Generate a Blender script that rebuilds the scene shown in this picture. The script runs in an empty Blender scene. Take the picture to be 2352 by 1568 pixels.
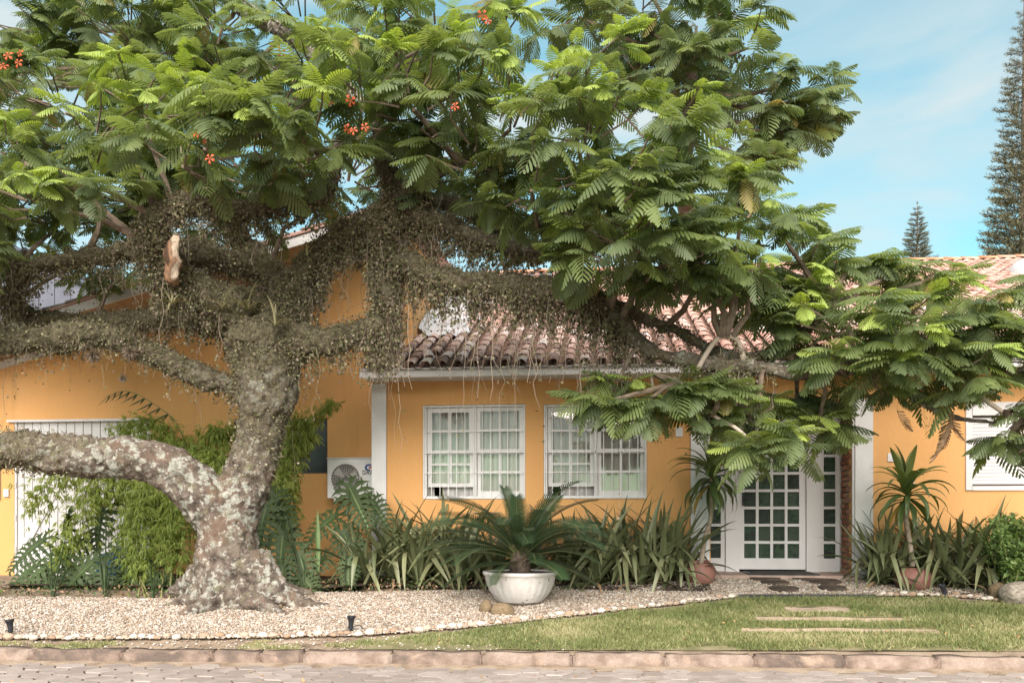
import bpy, bmesh, math, random
import numpy as np
from mathutils import Vector, Matrix, noise, kdtree

# ------------------------------------------------------------------ camera, sky, sun, exposure
sc = bpy.context.scene
COL = sc.collection
CAM_H, YAW, F, UC, VH = 1.31, math.radians(6.0), 2000.0, 1176.0, 1190.0
cam_d = bpy.data.cameras.new('camera'); cam = bpy.data.objects.new('camera', cam_d); COL.objects.link(cam)
cam.location = (0, 0, CAM_H); cam.rotation_euler = (math.pi / 2, 0, YAW)
cam_d.sensor_width = 36; cam_d.lens = F / 2352 * 36; cam_d.shift_y = (VH - 784) / 2352
cam_d.clip_start = 0.1; cam_d.clip_end = 2000
sc.camera = cam

SUN_EL, SUN_AZ = math.radians(36), math.radians(176)      # azimuth measured from +Y towards +X: behind the camera, to its left
w = bpy.data.worlds.new('World'); sc.world = w; w.use_nodes = True
nt = w.node_tree; nt.nodes.clear()
def N(t, typ, **kw):
    n = t.nodes.new(typ)
    for k, v in kw.items(): setattr(n, k, v)
    return n
out = N(nt, 'ShaderNodeOutputWorld'); bg = N(nt, 'ShaderNodeBackground'); sky = N(nt, 'ShaderNodeTexSky')
sky.sky_type = 'NISHITA'; sky.sun_disc = False; sky.sun_elevation = SUN_EL; sky.sun_rotation = SUN_AZ
sky.air_density = 1.0; sky.dust_density = 1.2; sky.ozone_density = 1.0
SKY_STRENGTH = 0.096
bg.inputs[1].default_value = SKY_STRENGTH
tc = N(nt, 'ShaderNodeTexCoord'); mp = N(nt, 'ShaderNodeMapping'); mp.inputs['Scale'].default_value = (1.2, 1.2, 5.0)
mp.inputs['Location'].default_value = (0.3, 0.1, 0.4)
nz = N(nt, 'ShaderNodeTexNoise'); nz.inputs['Scale'].default_value = 1.6; nz.inputs['Detail'].default_value = 7; nz.inputs['Distortion'].default_value = 0.7
rp = N(nt, 'ShaderNodeValToRGB'); rp.color_ramp.elements[0].position = .40; rp.color_ramp.elements[1].position = .66
rp.color_ramp.elements[0].color = (.20, .20, .20, 1); rp.color_ramp.elements[1].color = (.92, .92, .92, 1)
tint = N(nt, 'ShaderNodeMix', data_type='RGBA', blend_type='MULTIPLY'); tint.inputs[0].default_value = 1
tint.inputs[7].default_value = (0.52, 0.98, 0.80, 1)
mixc = N(nt, 'ShaderNodeMix', data_type='RGBA'); mixc.inputs[7].default_value = (2.75, 3.0, 3.0, 1)
L = nt.links.new
L(tc.outputs['Generated'], mp.inputs[0]); L(mp.outputs[0], nz.inputs['Vector']); L(nz.outputs[0], rp.inputs[0])
L(sky.outputs[0], tint.inputs[6]); L(tint.outputs[2], mixc.inputs[6]); L(rp.outputs[0], mixc.inputs[0])
L(mixc.outputs[2], bg.inputs[0]); L(bg.outputs[0], out.inputs[0])

sun_d = bpy.data.lights.new('sun', 'SUN'); sun = bpy.data.objects.new('sun', sun_d); COL.objects.link(sun)
sun_d.energy = 3.5; sun_d.angle = math.radians(60); sun_d.color = (1.0, .855, .82)
to_sun = Vector((math.sin(SUN_AZ) * math.cos(SUN_EL), math.cos(SUN_AZ) * math.cos(SUN_EL), math.sin(SUN_EL)))
sun.rotation_euler = to_sun.to_track_quat('Z', 'Y').to_euler(); sun.location = (-6, -10, 20)
vs = sc.view_settings
vs.view_transform = 'Standard'; vs.look = 'None'; vs.gamma = 1; vs.use_curve_mapping = False
vs.exposure = 1.56
sc.cycles.max_bounces = 6; sc.cycles.transparent_max_bounces = 8; sc.cycles.diffuse_bounces = 4; sc.cycles.glossy_bounces = 3
sc.cycles.transmission_bounces = 4; sc.cycles.use_denoising = True
sc.cycles.sample_clamp_indirect = 6

# ------------------------------------------------------------------ measuring helpers (2352-wide reading of the view <-> place)
SN, CS = math.sin(YAW), math.cos(YAW)
def ray(u, v):
    k = (u - UC) / F
    return -SN + CS * k, CS + SN * k, (VH - v) / F
def P(u, v, y):
    a, b, c = ray(u, v); t = y / b
    return Vector((a * t, y, CAM_H + c * t))
def X(u, y): return P(u, VH, y).x
def Z(u, v, y): return P(u, v, y).z
def proj(x, y, z):
    d = -SN * x + CS * y
    return UC + F * (CS * x + SN * y) / d, VH - F * (z - CAM_H) / d
def depth(p): return -SN * p[0] + CS * p[1]
def yk(x): return 7.92 + .047 * x                       # back edge of the kerb
def zg(x, y):                                           # garden ground
    s = y - yk(x)
    top = .445 + .105 * min(1, max(0, (x + 3.4) / .9))
    z = .085 + .125 * s
    if s < 0: z = .085
    k = .06
    d = z - top
    return top + d if d < -k else (top - (k - d) ** 2 / (4 * k) if d < k else top)
def G(u, v):
    a, b, c = ray(u, v); lo, hi = 6.5, 14.0
    for _ in range(40):
        y = (lo + hi) / 2; t = y / b
        if CAM_H + c * t > zg(a * t, y): lo = y
        else: hi = y
    y = (lo + hi) / 2
    return Vector((a * y / b, y, zg(a * y / b, y)))

# ------------------------------------------------------------------ object helpers
R = random.Random(7); RN = np.random.default_rng(7)
def empty(name, loc=(0, 0, 0), rz=0.0, label=None, cat=None, group=None, kind=None, parent=None):
    o = bpy.data.objects.new(name, None); COL.objects.link(o); o.location = loc; o.rotation_euler.z = rz
    o.empty_display_size = .1
    tag(o, label, cat, group, kind)
    if parent: o.parent = parent
    return o
def tag(o, label=None, cat=None, group=None, kind=None):
    if label: o['label'] = label
    if cat: o['category'] = cat
    if group: o['group'] = group
    if kind: o['kind'] = kind
    return o
def link(name, me, parent=None, M=None):
    o = bpy.data.objects.new(name, me); COL.objects.link(o)
    if parent: o.parent = parent
    if M is not None: o.matrix_local = M
    return o
def world_child(name, me, parent):                      # mesh given in world coordinates under an unrotated empty
    o = bpy.data.objects.new(name, me); COL.objects.link(o); o.parent = parent
    o.location = -parent.location if parent else (0, 0, 0)
    return o

class MB:
    def __init__(s): s.v = []; s.f = []; s.m = []
    def add(s, vs_, fs, m=0):
        b = len(s.v); s.v.extend([tuple(p) for p in vs_]); s.f.extend([tuple(i + b for i in f) for f in fs]); s.m.extend([m] * len(fs)); return s
    def box(s, x0, x1, y0, y1, z0, z1, m=0, M=None, bev=0.0):
        if bev > 0:
            bm = bmesh.new(); bmesh.ops.create_cube(bm, size=1)
            for q in bm.verts: q.co = Vector(((x0 + x1) / 2 + q.co.x * (x1 - x0), (y0 + y1) / 2 + q.co.y * (y1 - y0), (z0 + z1) / 2 + q.co.z * (z1 - z0)))
            bmesh.ops.bevel(bm, geom=bm.edges[:], offset=bev, segments=1, affect='EDGES')
            bm.verts.index_update()
            vv = [q.co.copy() for q in bm.verts]; ff = [[q.index for q in f.verts] for f in bm.faces]; bm.free()
        else:
            vv = [Vector((a, b, c)) for c in (z0, z1) for b in (y0, y1) for a in (x0, x1)]
            ff = [(0, 2, 3, 1), (4, 5, 7, 6), (0, 1, 5, 4), (2, 6, 7, 3), (0, 4, 6, 2), (1, 3, 7, 5)]
        if M is not None: vv = [M @ q for q in vv]
        return s.add(vv, ff, m)
    def tube(s, pts, radii, n=8, m=0, cap=True):
        pts = [Vector(p) for p in pts]; vv = []; ff = []
        ref = Vector((0.31, 0.17, 0.93)); prev = None
        for i, p in enumerate(pts):
            d = (pts[min(i + 1, len(pts) - 1)] - pts[max(i - 1, 0)])
            if d.length < 1e-9: d = Vector((0, 0, 1))
            d.normalize()
            if prev is None:
                a = d.cross(ref if abs(d.dot(ref)) < .95 else Vector((1, 0, 0))).normalized()
            else:
                a = (prev - d * prev.dot(d)); a = a.normalized() if a.length > 1e-6 else d.orthogonal().normalized()
            prev = a; b = d.cross(a); r = radii[i] if hasattr(radii, '__len__') else radii
            for k in range(n):
                t = 2 * math.pi * k / n; vv.append(p + (a * math.cos(t) + b * math.sin(t)) * r)
        for i in range(len(pts) - 1):
            for k in range(n):
                k2 = (k + 1) % n; ff.append((i * n + k, i * n + k2, (i + 1) * n + k2, (i + 1) * n + k))
        if cap:
            ff.append(tuple(range(n - 1, -1, -1))); e = (len(pts) - 1) * n; ff.append(tuple(e + k for k in range(n)))
        return s.add(vv, ff, m)
    def lathe(s, prof, n=32, m=0, c=(0, 0, 0), rib=None):
        vv = []; ff = []
        for (r, z) in prof:
            for k in range(n):
                t = 2 * math.pi * k / n; rr = r * (rib(t, z) if rib else 1)
                vv.append((c[0] + rr * math.cos(t), c[1] + rr * math.sin(t), c[2] + z))
        for i in range(len(prof) - 1):
            for k in range(n):
                k2 = (k + 1) % n; ff.append((i * n + k, i * n + k2, (i + 1) * n + k2, (i + 1) * n + k))
        return s.add(vv, ff, m)
    def mesh(s, name, mats, smooth=False):
        me = bpy.data.meshes.new(name); me.from_pydata(s.v, [], s.f)
        for q in (mats if isinstance(mats, (list, tuple)) else [mats]): me.materials.append(q)
        me.polygons.foreach_set('material_index', s.m)
        if smooth: me.polygons.foreach_set('use_smooth', [True] * len(s.f))
        me.update(); return me
    def obj(s, name, mats, parent=None, smooth=False):
        return world_child(name, s.mesh(name, mats, smooth), parent)

def np_mesh(name, V, Fq, mats, mi=None, tintv=None, smooth=False):
    """V (n,3), Fq (m,k) all of the same size k"""
    me = bpy.data.meshes.new(name); n = len(V); m, k = Fq.shape
    me.vertices.add(n); me.vertices.foreach_set('co', np.ascontiguousarray(V, dtype=np.float32).ravel())
    me.loops.add(m * k); me.loops.foreach_set('vertex_index', np.ascontiguousarray(Fq, dtype=np.int32).ravel())
    me.polygons.add(m); me.polygons.foreach_set('loop_start', np.arange(0, m * k, k, dtype=np.int32))
    me.polygons.foreach_set('loop_total', np.full(m, k, dtype=np.int32))
    for q in (mats if isinstance(mats, (list, tuple)) else [mats]): me.materials.append(q)
    if mi is not None: me.polygons.foreach_set('material_index', np.ascontiguousarray(mi, dtype=np.int32))
    if smooth: me.polygons.foreach_set('use_smooth', np.ones(m, dtype=bool))
    if tintv is not None:
        at = me.attributes.new('tint', 'FLOAT', 'POINT'); at.data.foreach_set('value', np.ascontiguousarray(tintv, dtype=np.float32))
    me.update(calc_edges=True); return me
def replicate(V, Fq, A, T):
    """copies of a template: A (N,3,3), T (N,3)"""
    n = len(V); VV = np.einsum('nij,vj->nvi', A, V) + T[:, None, :]
    FF = Fq[None] + (np.arange(len(T)) * n)[:, None, None]
    return VV.reshape(-1, 3), FF.reshape(-1, Fq.shape[1])
def frames(dirs, ups):
    """x axis = dirs, z axis near ups -> (N,3,3) column matrices"""
    x = dirs / np.linalg.norm(dirs, axis=1, keepdims=True)
    y = np.cross(ups, x); nn = np.linalg.norm(y, axis=1, keepdims=True); y = y / np.maximum(nn, 1e-6)
    z = np.cross(x, y)
    return np.stack([x, y, z], axis=2)
def bez(pts, n):
    """Catmull-Rom through tuples of any length"""
    p = [np.array(q, float) for q in pts]; p = [2 * p[0] - p[1]] + p + [2 * p[-1] - p[-2]]; o = []
    segs = len(p) - 3
    for i in range(segs):
        a, b, c, d = p[i:i + 4]
        for k in range(n):
            t = k / n
            o.append(.5 * (2 * b + (c - a) * t + (2 * a - 5 * b + 4 * c - d) * t * t + (3 * b - a - 3 * c + d) * t ** 3))
    o.append(p[-2]); return o

# ------------------------------------------------------------------ materials
def mat(name, cols, scale=4.0, detail=6, rough=.7, bump=0.0, bscale=None, pos=(.35, .65), spec=.3, trans=0.0, tcol=None,
        coords='Object', rand=0.0, use_tint=False, spots=None, distort=0.0, metal=0.0, stretch=(1, 1, 1), coat=0.0, fine=0.0):
    m = bpy.data.materials.new(name); m.use_nodes = True; t = m.node_tree; t.nodes.clear(); K = t.links.new
    o = N(t, 'ShaderNodeOutputMaterial'); b = N(t, 'ShaderNodeBsdfPrincipled')
    b.inputs['Roughness'].default_value = rough; b.inputs['Specular IOR Level'].default_value = spec; b.inputs['Metallic'].default_value = metal
    b.inputs['Coat Weight'].default_value = coat
    co = N(t, 'ShaderNodeTexCoord'); mpp = N(t, 'ShaderNodeMapping'); mpp.inputs['Scale'].default_value = stretch
    src = co.outputs[coords]
    if coords == 'World':
        pass
    if rand > 0 or use_tint: oi = N(t, 'ShaderNodeObjectInfo')
    if rand > 0:
        ad = N(t, 'ShaderNodeVectorMath', operation='MULTIPLY_ADD'); ad.inputs[1].default_value = (37, 53, 71)
        cx = N(t, 'ShaderNodeCombineXYZ')
        for i in range(3): K(oi.outputs['Random'], cx.inputs[i])
        K(cx.outputs[0], ad.inputs[0]); K(src, ad.inputs[2]); src = ad.outputs[0]
    K(src, mpp.inputs[0])
    n1 = N(t, 'ShaderNodeTexNoise'); n1.inputs['Scale'].default_value = scale; n1.inputs['Detail'].default_value = detail
    n1.inputs['Distortion'].default_value = distort
    K(mpp.outputs[0], n1.inputs['Vector'])
    fac = n1.outputs[0]
    if use_tint:
        at = N(t, 'ShaderNodeAttribute', attribute_name='tint')
        s1 = N(t, 'ShaderNodeMath', operation='MULTIPLY_ADD'); s1.inputs[1].default_value = .35; K(oi.outputs['Random'], s1.inputs[0]); K(at.outputs['Fac'], s1.inputs[2])
        s2 = N(t, 'ShaderNodeMath', operation='MULTIPLY_ADD'); s2.inputs[1].default_value = .25; K(fac, s2.inputs[0]); K(s1.outputs[0], s2.inputs[2])
        s3 = N(t, 'ShaderNodeMath', operation='SUBTRACT'); s3.inputs[1].default_value = .25; K(s2.outputs[0], s3.inputs[0]); fac = s3.outputs[0]
    elif rand > 0:
        s1 = N(t, 'ShaderNodeMath', operation='SUBTRACT'); s1.inputs[1].default_value = .5; K(oi.outputs['Random'], s1.inputs[0])
        s2 = N(t, 'ShaderNodeMath', operation='MULTIPLY_ADD'); s2.inputs[1].default_value = rand; K(s1.outputs[0], s2.inputs[0]); K(fac, s2.inputs[2]); fac = s2.outputs[0]
    r = N(t, 'ShaderNodeValToRGB'); e = r.color_ramp.elements
    k = len(cols)
    e[0].position = pos[0]; e[0].color = (*cols[0], 1); e[1].position = pos[1]; e[1].color = (*cols[-1], 1)
    for i in range(1, k - 1):
        q = e.new(pos[0] + (pos[1] - pos[0]) * i / (k - 1)); q.color = (*cols[i], 1)
    K(fac, r.inputs[0]); colr = r.outputs[0]
    for sp in (spots or []):      # (colour, scale, threshold, softness)
        n2 = N(t, 'ShaderNodeTexNoise'); n2.inputs['Scale'].default_value = sp[1]; n2.inputs['Detail'].default_value = 5; n2.inputs['Roughness'].default_value = .6
        n2.inputs['Distortion'].default_value = .3
        K(mpp.outputs[0], n2.inputs['Vector'])
        mr = N(t, 'ShaderNodeMapRange'); mr.inputs[1].default_value = sp[2]; mr.inputs[2].default_value = sp[2] + sp[3]; K(n2.outputs[0], mr.inputs[0])
        mx = N(t, 'ShaderNodeMix', data_type='RGBA'); K(mr.outputs[0], mx.inputs[0]); K(colr, mx.inputs[6]); mx.inputs[7].default_value = (*sp[0], 1); colr = mx.outputs[2]
    if fine > 0:
        n4 = N(t, 'ShaderNodeTexNoise'); n4.inputs['Scale'].default_value = (bscale or scale) * 1.3; n4.inputs['Detail'].default_value = 4; K(mpp.outputs[0], n4.inputs['Vector'])
        mr = N(t, 'ShaderNodeMapRange'); mr.inputs[3].default_value = 1 - fine; mr.inputs[4].default_value = 1 + fine; K(n4.outputs[0], mr.inputs[0])
        mx = N(t, 'ShaderNodeMix', data_type='RGBA', blend_type='MULTIPLY'); mx.inputs[0].default_value = 1; K(colr, mx.inputs[6]); K(mr.outputs[0], mx.inputs[7]); colr = mx.outputs[2]
    K(colr, b.inputs['Base Color'])
    if bump > 0:
        n3 = N(t, 'ShaderNodeTexNoise'); n3.inputs['Scale'].default_value = bscale or scale * 4; n3.inputs['Detail'].default_value = 5; K(mpp.outputs[0], n3.inputs['Vector'])
        bp = N(t, 'ShaderNodeBump'); bp.inputs['Strength'].default_value = bump; bp.inputs['Distance'].default_value = .02; K(n3.outputs[0], bp.inputs['Height']); K(bp.outputs[0], b.inputs['Normal'])
    sh = b.outputs[0]
    if trans > 0:
        tr = N(t, 'ShaderNodeBsdfTranslucent'); ms = N(t, 'ShaderNodeMixShader'); ms.inputs[0].default_value = trans
        tm = N(t, 'ShaderNodeMix', data_type='RGBA', blend_type='MULTIPLY'); tm.inputs[0].default_value = 1
        K(colr, tm.inputs[6]); tm.inputs[7].default_value = (*(tcol or (1.5, 1.5, .7)), 1); K(tm.outputs[2], tr.inputs[0])
        K(sh, ms.inputs[1]); K(tr.outputs[0], ms.inputs[2]); sh = ms.outputs[0]
    K(sh, o.inputs[0]); return m

M = {}
M['wall'] = mat('yellow_render', [(.575, .302, .112), (.635, .34, .13)], scale=1.2, rough=.85, bump=.12, bscale=60, spots=[((.47, .25, .085), 2.2, .56, .22), ((.66, .37, .16), 1.1, .58, .2)], stretch=(1, 1, .16), fine=.08)
M['white'] = mat('white_paint', [(.57, .55, .53), (.66, .64, .625)], scale=3, rough=.55, bump=.05, bscale=40, spots=[((.52, .48, .43), 7, .68, .1)])
M['white_door'] = mat('white_door_paint', [(.50, .475, .465), (.57, .55, .545)], scale=3, rough=.5, stretch=(1, 1, .4))
M['bar'] = mat('white_bar', [(.74, .72, .69), (.8, .78, .76)], scale=9, rough=.5)
M['curtain'] = mat('curtain_cloth', [(.46, .43, .41), (.68, .655, .635)], scale=5, rough=.9, stretch=(3, 1, .2), trans=.2, tcol=(1, 1, 1))
M['interior'] = mat('dim_interior', [(.12, .085, .07), (.2, .15, .13)], scale=2, rough=.9)
M['brick'] = mat('brick_red', [(.26, .10, .06), (.42, .17, .09), (.36, .21, .15)], scale=6, rough=.85, bump=.3, bscale=40, rand=.5)
M['mortar'] = mat('mortar_grey', [(.24, .21, .19), (.34, .3, .27)], scale=20, rough=.9)
M['tile'] = mat('roof_tile_clay', [(.15, .095, .075), (.37, .22, .17), (.52, .35, .29), (.58, .5, .46)], scale=5, detail=8, rough=.5, bump=.25, bscale=50, rand=.55, pos=(.22, .78), spots=[((.10, .085, .06), 9, .60, .12), ((.55, .5, .46), 14, .62, .08)], spec=.5)
M['tile_far'] = mat('roof_tile_clay_upper', [(.30, .155, .115), (.44, .265, .21), (.52, .385, .33)], scale=3, detail=8, rough=.55, bump=.25, bscale=50, pos=(.25, .75), spots=[((.24, .15, .12), 11, .62, .12)])
M['channel'] = mat('tile_channel_litter', [(.07, .045, .035), (.17, .10, .07), (.26, .15, .10)], scale=14, rough=.9, bump=.5, bscale=60)
M['orange_tile'] = mat('ridge_tile_clay', [(.55, .24, .12), (.62, .36, .25)], scale=5, rough=.7, rand=.4)
M['soffit'] = mat('soffit_wood', [(.30, .19, .10), (.42, .28, .16)], scale=5, rough=.7, stretch=(6, 1, 1))
M['tarp'] = mat('white_tarp', [(.46, .45, .455), (.62, .61, .61)], scale=2.5, rough=.6, bump=.5, bscale=9)
M['darkwin'] = mat('black_panel', [(.012, .012, .014), (.03, .028, .028)], scale=2, rough=.25)
M['green_glass'] = mat('green_pebbled_glass', [(.006, .016, .008), (.012, .04, .014), (.03, .05, .03)], scale=10, rough=.12, bump=.9, bscale=95, spec=.6, rand=.5)
M['black'] = mat('black_plastic', [(.012, .013, .016), (.03, .03, .035)], scale=8, rough=.45)
M['mat_rubber'] = mat('doormat_pile', [(.03, .028, .025), (.07, .06, .05)], scale=30, rough=.95)
M['threshold'] = mat('red_concrete', [(.30, .21, .17), (.38, .28, .23)], scale=8, rough=.7)
M['grey_metal'] = mat('grey_sheet', [(.085, .088, .11), (.115, .12, .145)], scale=1.5, rough=.6)
M['ac_white'] = mat('ac_casing', [(.60, .58, .56), (.68, .66, .64)], scale=3, rough=.45)
M['ac_dark'] = mat('ac_recess', [(.10, .09, .085), (.15, .14, .13)], scale=6, rough=.7)
M['ac_grille'] = mat('ac_grille', [(.42, .38, .35), (.5, .46, .43)], scale=6, rough=.5)
M['blue_ink'] = mat('blue_print', [(.02, .06, .22), (.02, .07, .25)]); M['red_ink'] = mat('red_print', [(.4, .03, .03), (.45, .04, .04)])
M['black_ink'] = mat('dark_print', [(.04, .03, .03), (.05, .04, .04)])
M['blue'] = mat('blue_plastic', [(.02, .14, .33), (.03, .20, .42)], scale=6, rough=.4)
# ground
M['road'] = mat('road_bed', [(.15, .115, .085), (.23, .175, .135)], scale=6, rough=.95, bump=.4, bscale=70, spots=[((.20, .17, .10), 5, .62, .1)])
M['paver'] = mat('paver_concrete', [(.245, .205, .178), (.335, .285, .25)], scale=5, rough=.9, bump=.35, bscale=90, rand=.35, fine=.12, spots=[((.24, .195, .16), 7, .56, .12)])
M['kerb'] = mat('kerb_stone', [(.10, .075, .06), (.18, .13, .10), (.26, .20, .16)], scale=7, rough=.92, bump=.6, bscale=45, rand=.3, pos=(.28, .7), fine=.25, spots=[((.27, .195, .145), 4, .58, .1)])
M['soil'] = mat('sandy_soil', [(.14, .10, .066), (.27, .205, .145), (.33, .26, .19)], scale=5, rough=.95, bump=.6, bscale=60, pos=(.3, .7), fine=.3)
M['mulch'] = mat('dark_mulch', [(.035, .024, .017), (.085, .058, .04)], scale=14, rough=.95, bump=.8, bscale=50)
M['ground'] = mat('far_ground', [(.10, .10, .06), (.2, .17, .12)], scale=.3, rough=.95)
M['lawn'] = mat('lawn_ground', [(.11, .10, .05), (.16, .15, .07), (.24, .20, .12)], scale=4, rough=.95, bump=.5, bscale=80)
M['gravelbed'] = mat('gravel_bed', [(.30, .24, .19), (.52, .45, .38)], scale=45, rough=.95, bump=.8, bscale=60)
M['peb'] = [mat('pebble_cream', [(.31, .255, .20), (.44, .375, .305)], scale=8, rough=.8), mat('pebble_tan', [(.22, .155, .105), (.35, .265, .19)], scale=8, rough=.8), mat('pebble_white', [(.44, .395, .345), (.54, .50, .455)], scale=8, rough=.75), mat('pebble_grey', [(.15, .12, .095), (.26, .22, .18)], scale=8, rough=.8)]
M['stone'] = mat('edging_stone', [(.30, .20, .13), (.44, .345, .26), (.56, .50, .43)], scale=6, rough=.75, bump=.35, bscale=30, rand=.9, pos=(.2, .75))
M['boulder'] = mat('brown_boulder', [(.14, .10, .06), (.24, .175, .10)], scale=6, rough=.9, bump=.5, bscale=25, fine=.2)
M['rock'] = mat('grey_rock', [(.20, .16, .12), (.40, .35, .29)], scale=5, rough=.9, bump=.8, bscale=18, fine=.25)
M['slab'] = mat('wood_slice', [(.045, .033, .026), (.11, .08, .06)], scale=9, rough=.9, bump=.4, bscale=50)
M['strip'] = mat('lawn_slab', [(.32, .235, .165), (.45, .35, .26)], scale=8, rough=.95, bump=.5, bscale=60, fine=.2)
M['bowl'] = mat('white_cement_bowl', [(.52, .475, .445), (.63, .59, .565)], scale=4, rough=.75, bump=.25, bscale=25, spots=[((.13, .115, .10), 13, .655, .03), ((.48, .42, .37), 5, .58, .15)])
M['bowl_base'] = mat('bare_cement', [(.15, .12, .09), (.22, .18, .14)], scale=8, rough=.9, bump=.3)
M['terra'] = mat('terracotta', [(.19, .085, .065), (.26, .125, .095)], scale=4, rough=.55, bump=.08, bscale=60, spec=.4)
M['potsoil'] = mat('pot_soil', [(.05, .035, .025), (.11, .08, .06)], scale=20, rough=.95, bump=.6)
# plants
M['bark'] = None
leafkw = dict(scale=3, rough=.5, use_tint=True, pos=(0.0, 1.0), spec=.35)
M['leaf'] = mat('feather_leaf', [(.10, .132, .055), (.165, .212, .078), (.235, .285, .10)], trans=.48, tcol=(1.45, 1.4, .7), **leafkw)
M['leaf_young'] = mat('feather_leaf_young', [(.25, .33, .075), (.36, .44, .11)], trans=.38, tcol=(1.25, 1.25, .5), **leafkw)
M['leaf_old'] = mat('feather_leaf_yellowed', [(.22, .19, .06), (.34, .28, .09)], trans=.35, tcol=(1.2, 1.1, .6), **leafkw)
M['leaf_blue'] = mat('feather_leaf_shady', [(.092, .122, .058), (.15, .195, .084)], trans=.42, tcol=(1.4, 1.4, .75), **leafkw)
M['twig'] = mat('twig_bark', [(.11, .08, .06), (.22, .165, .12)], scale=12, rough=.9)
M['twig_pale'] = mat('twig_pale', [(.34, .27, .21), (.44, .36, .29)], scale=12, rough=.85)
M['epi'] = [mat('epiphyte_green', [(.075, .078, .034), (.15, .145, .068)], trans=.15, **leafkw), mat('epiphyte_pale', [(.20, .18, .095), (.31, .275, .155)], trans=.15, **leafkw), mat('epiphyte_brown', [(.095, .07, .048), (.19, .145, .10)], **leafkw)]
M['root'] = mat('hanging_root', [(.12, .095, .068), (.30, .24, .18)], scale=4, rough=.9, use_tint=True, pos=(0, 1))
M['petal'] = mat('orange_petal', [(.42, .06, .028), (.55, .14, .05)], scale=30, rough=.6, trans=.25, tcol=(1, .8, .7))
M['bamboo'] = mat('bamboo_leaf', [(.19, .25, .06), (.32, .39, .095), (.45, .48, .16)], trans=.45, tcol=(1.3, 1.3, .5), **leafkw)
M['cane'] = mat('bamboo_cane', [(.16, .17, .06), (.25, .24, .1)], scale=10, rough=.5)
M['philo'] = mat('philodendron_leaf', [(.034, .052, .020), (.058, .086, .031), (.09, .125, .043)], scale=3, rough=.55, use_tint=True, pos=(0, 1), spec=.3, trans=.18, tcol=(1.5, 1.6, .5))
M['rib'] = mat('leaf_midrib', [(.085, .13, .045), (.13, .18, .065)], scale=5, rough=.5)
M['strap'] = mat('strap_leaf', [(.055, .07, .03), (.105, .122, .054), (.20, .205, .105)], scale=2.5, rough=.42, use_tint=True, pos=(0, 1), spec=.5, trans=.1, tcol=(1.4, 1.5, .6), fine=.2, bscale=8)
M['dry'] = mat('dry_leaf', [(.20, .115, .06), (.36, .24, .14)], scale=8, rough=.9)
M['cycad'] = mat('cycad_leaf', [(.022, .045, .020), (.042, .075, .030)], scale=4, rough=.35, use_tint=True, pos=(0, 1), spec=.5, trans=.1)
M['cycad_rib'] = mat('cycad_rib', [(.12, .14, .05), (.2, .2, .08)], scale=5, rough=.5)
M['cycad_trunk'] = mat('cycad_trunk', [(.055, .04, .03), (.15, .11, .08)], scale=18, rough=.95, bump=1, bscale=30)
M['drac'] = mat('dracaena_leaf', [(.065, .10, .03), (.115, .16, .05), (.19, .235, .08)], scale=3, rough=.34, use_tint=True, pos=(0, 1), spec=.5, trans=.18, tcol=(1.5, 1.5, .5))
M['drac_y'] = mat('dracaena_leaf_yellow', [(.34, .20, .05), (.42, .30, .08)], scale=5, rough=.5, trans=.2)
M['drac_stem'] = mat('dracaena_stem', [(.20, .15, .105), (.36, .29, .22)], scale=18, rough=.9, bump=.6, bscale=50)
M['grass'] = mat('grass_blade', [(.11, .14, .045), (.19, .215, .075), (.38, .35, .19)], scale=3, rough=.6, use_tint=True, pos=(0, 1.1), trans=.25, tcol=(1.3, 1.3, .6))
M['shrub'] = mat('shrub_leaf', [(.06, .10, .03), (.12, .19, .05), (.23, .31, .09)], trans=.25, **leafkw)
M['pine'] = mat('pine_needles', [(.07, .07, .042), (.12, .115, .065), (.20, .18, .10)], scale=3, rough=.7, use_tint=True, pos=(0, 1))
M['litter'] = mat('fallen_leaf', [(.28, .14, .06), (.42, .27, .13)], scale=9, rough=.9)

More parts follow.
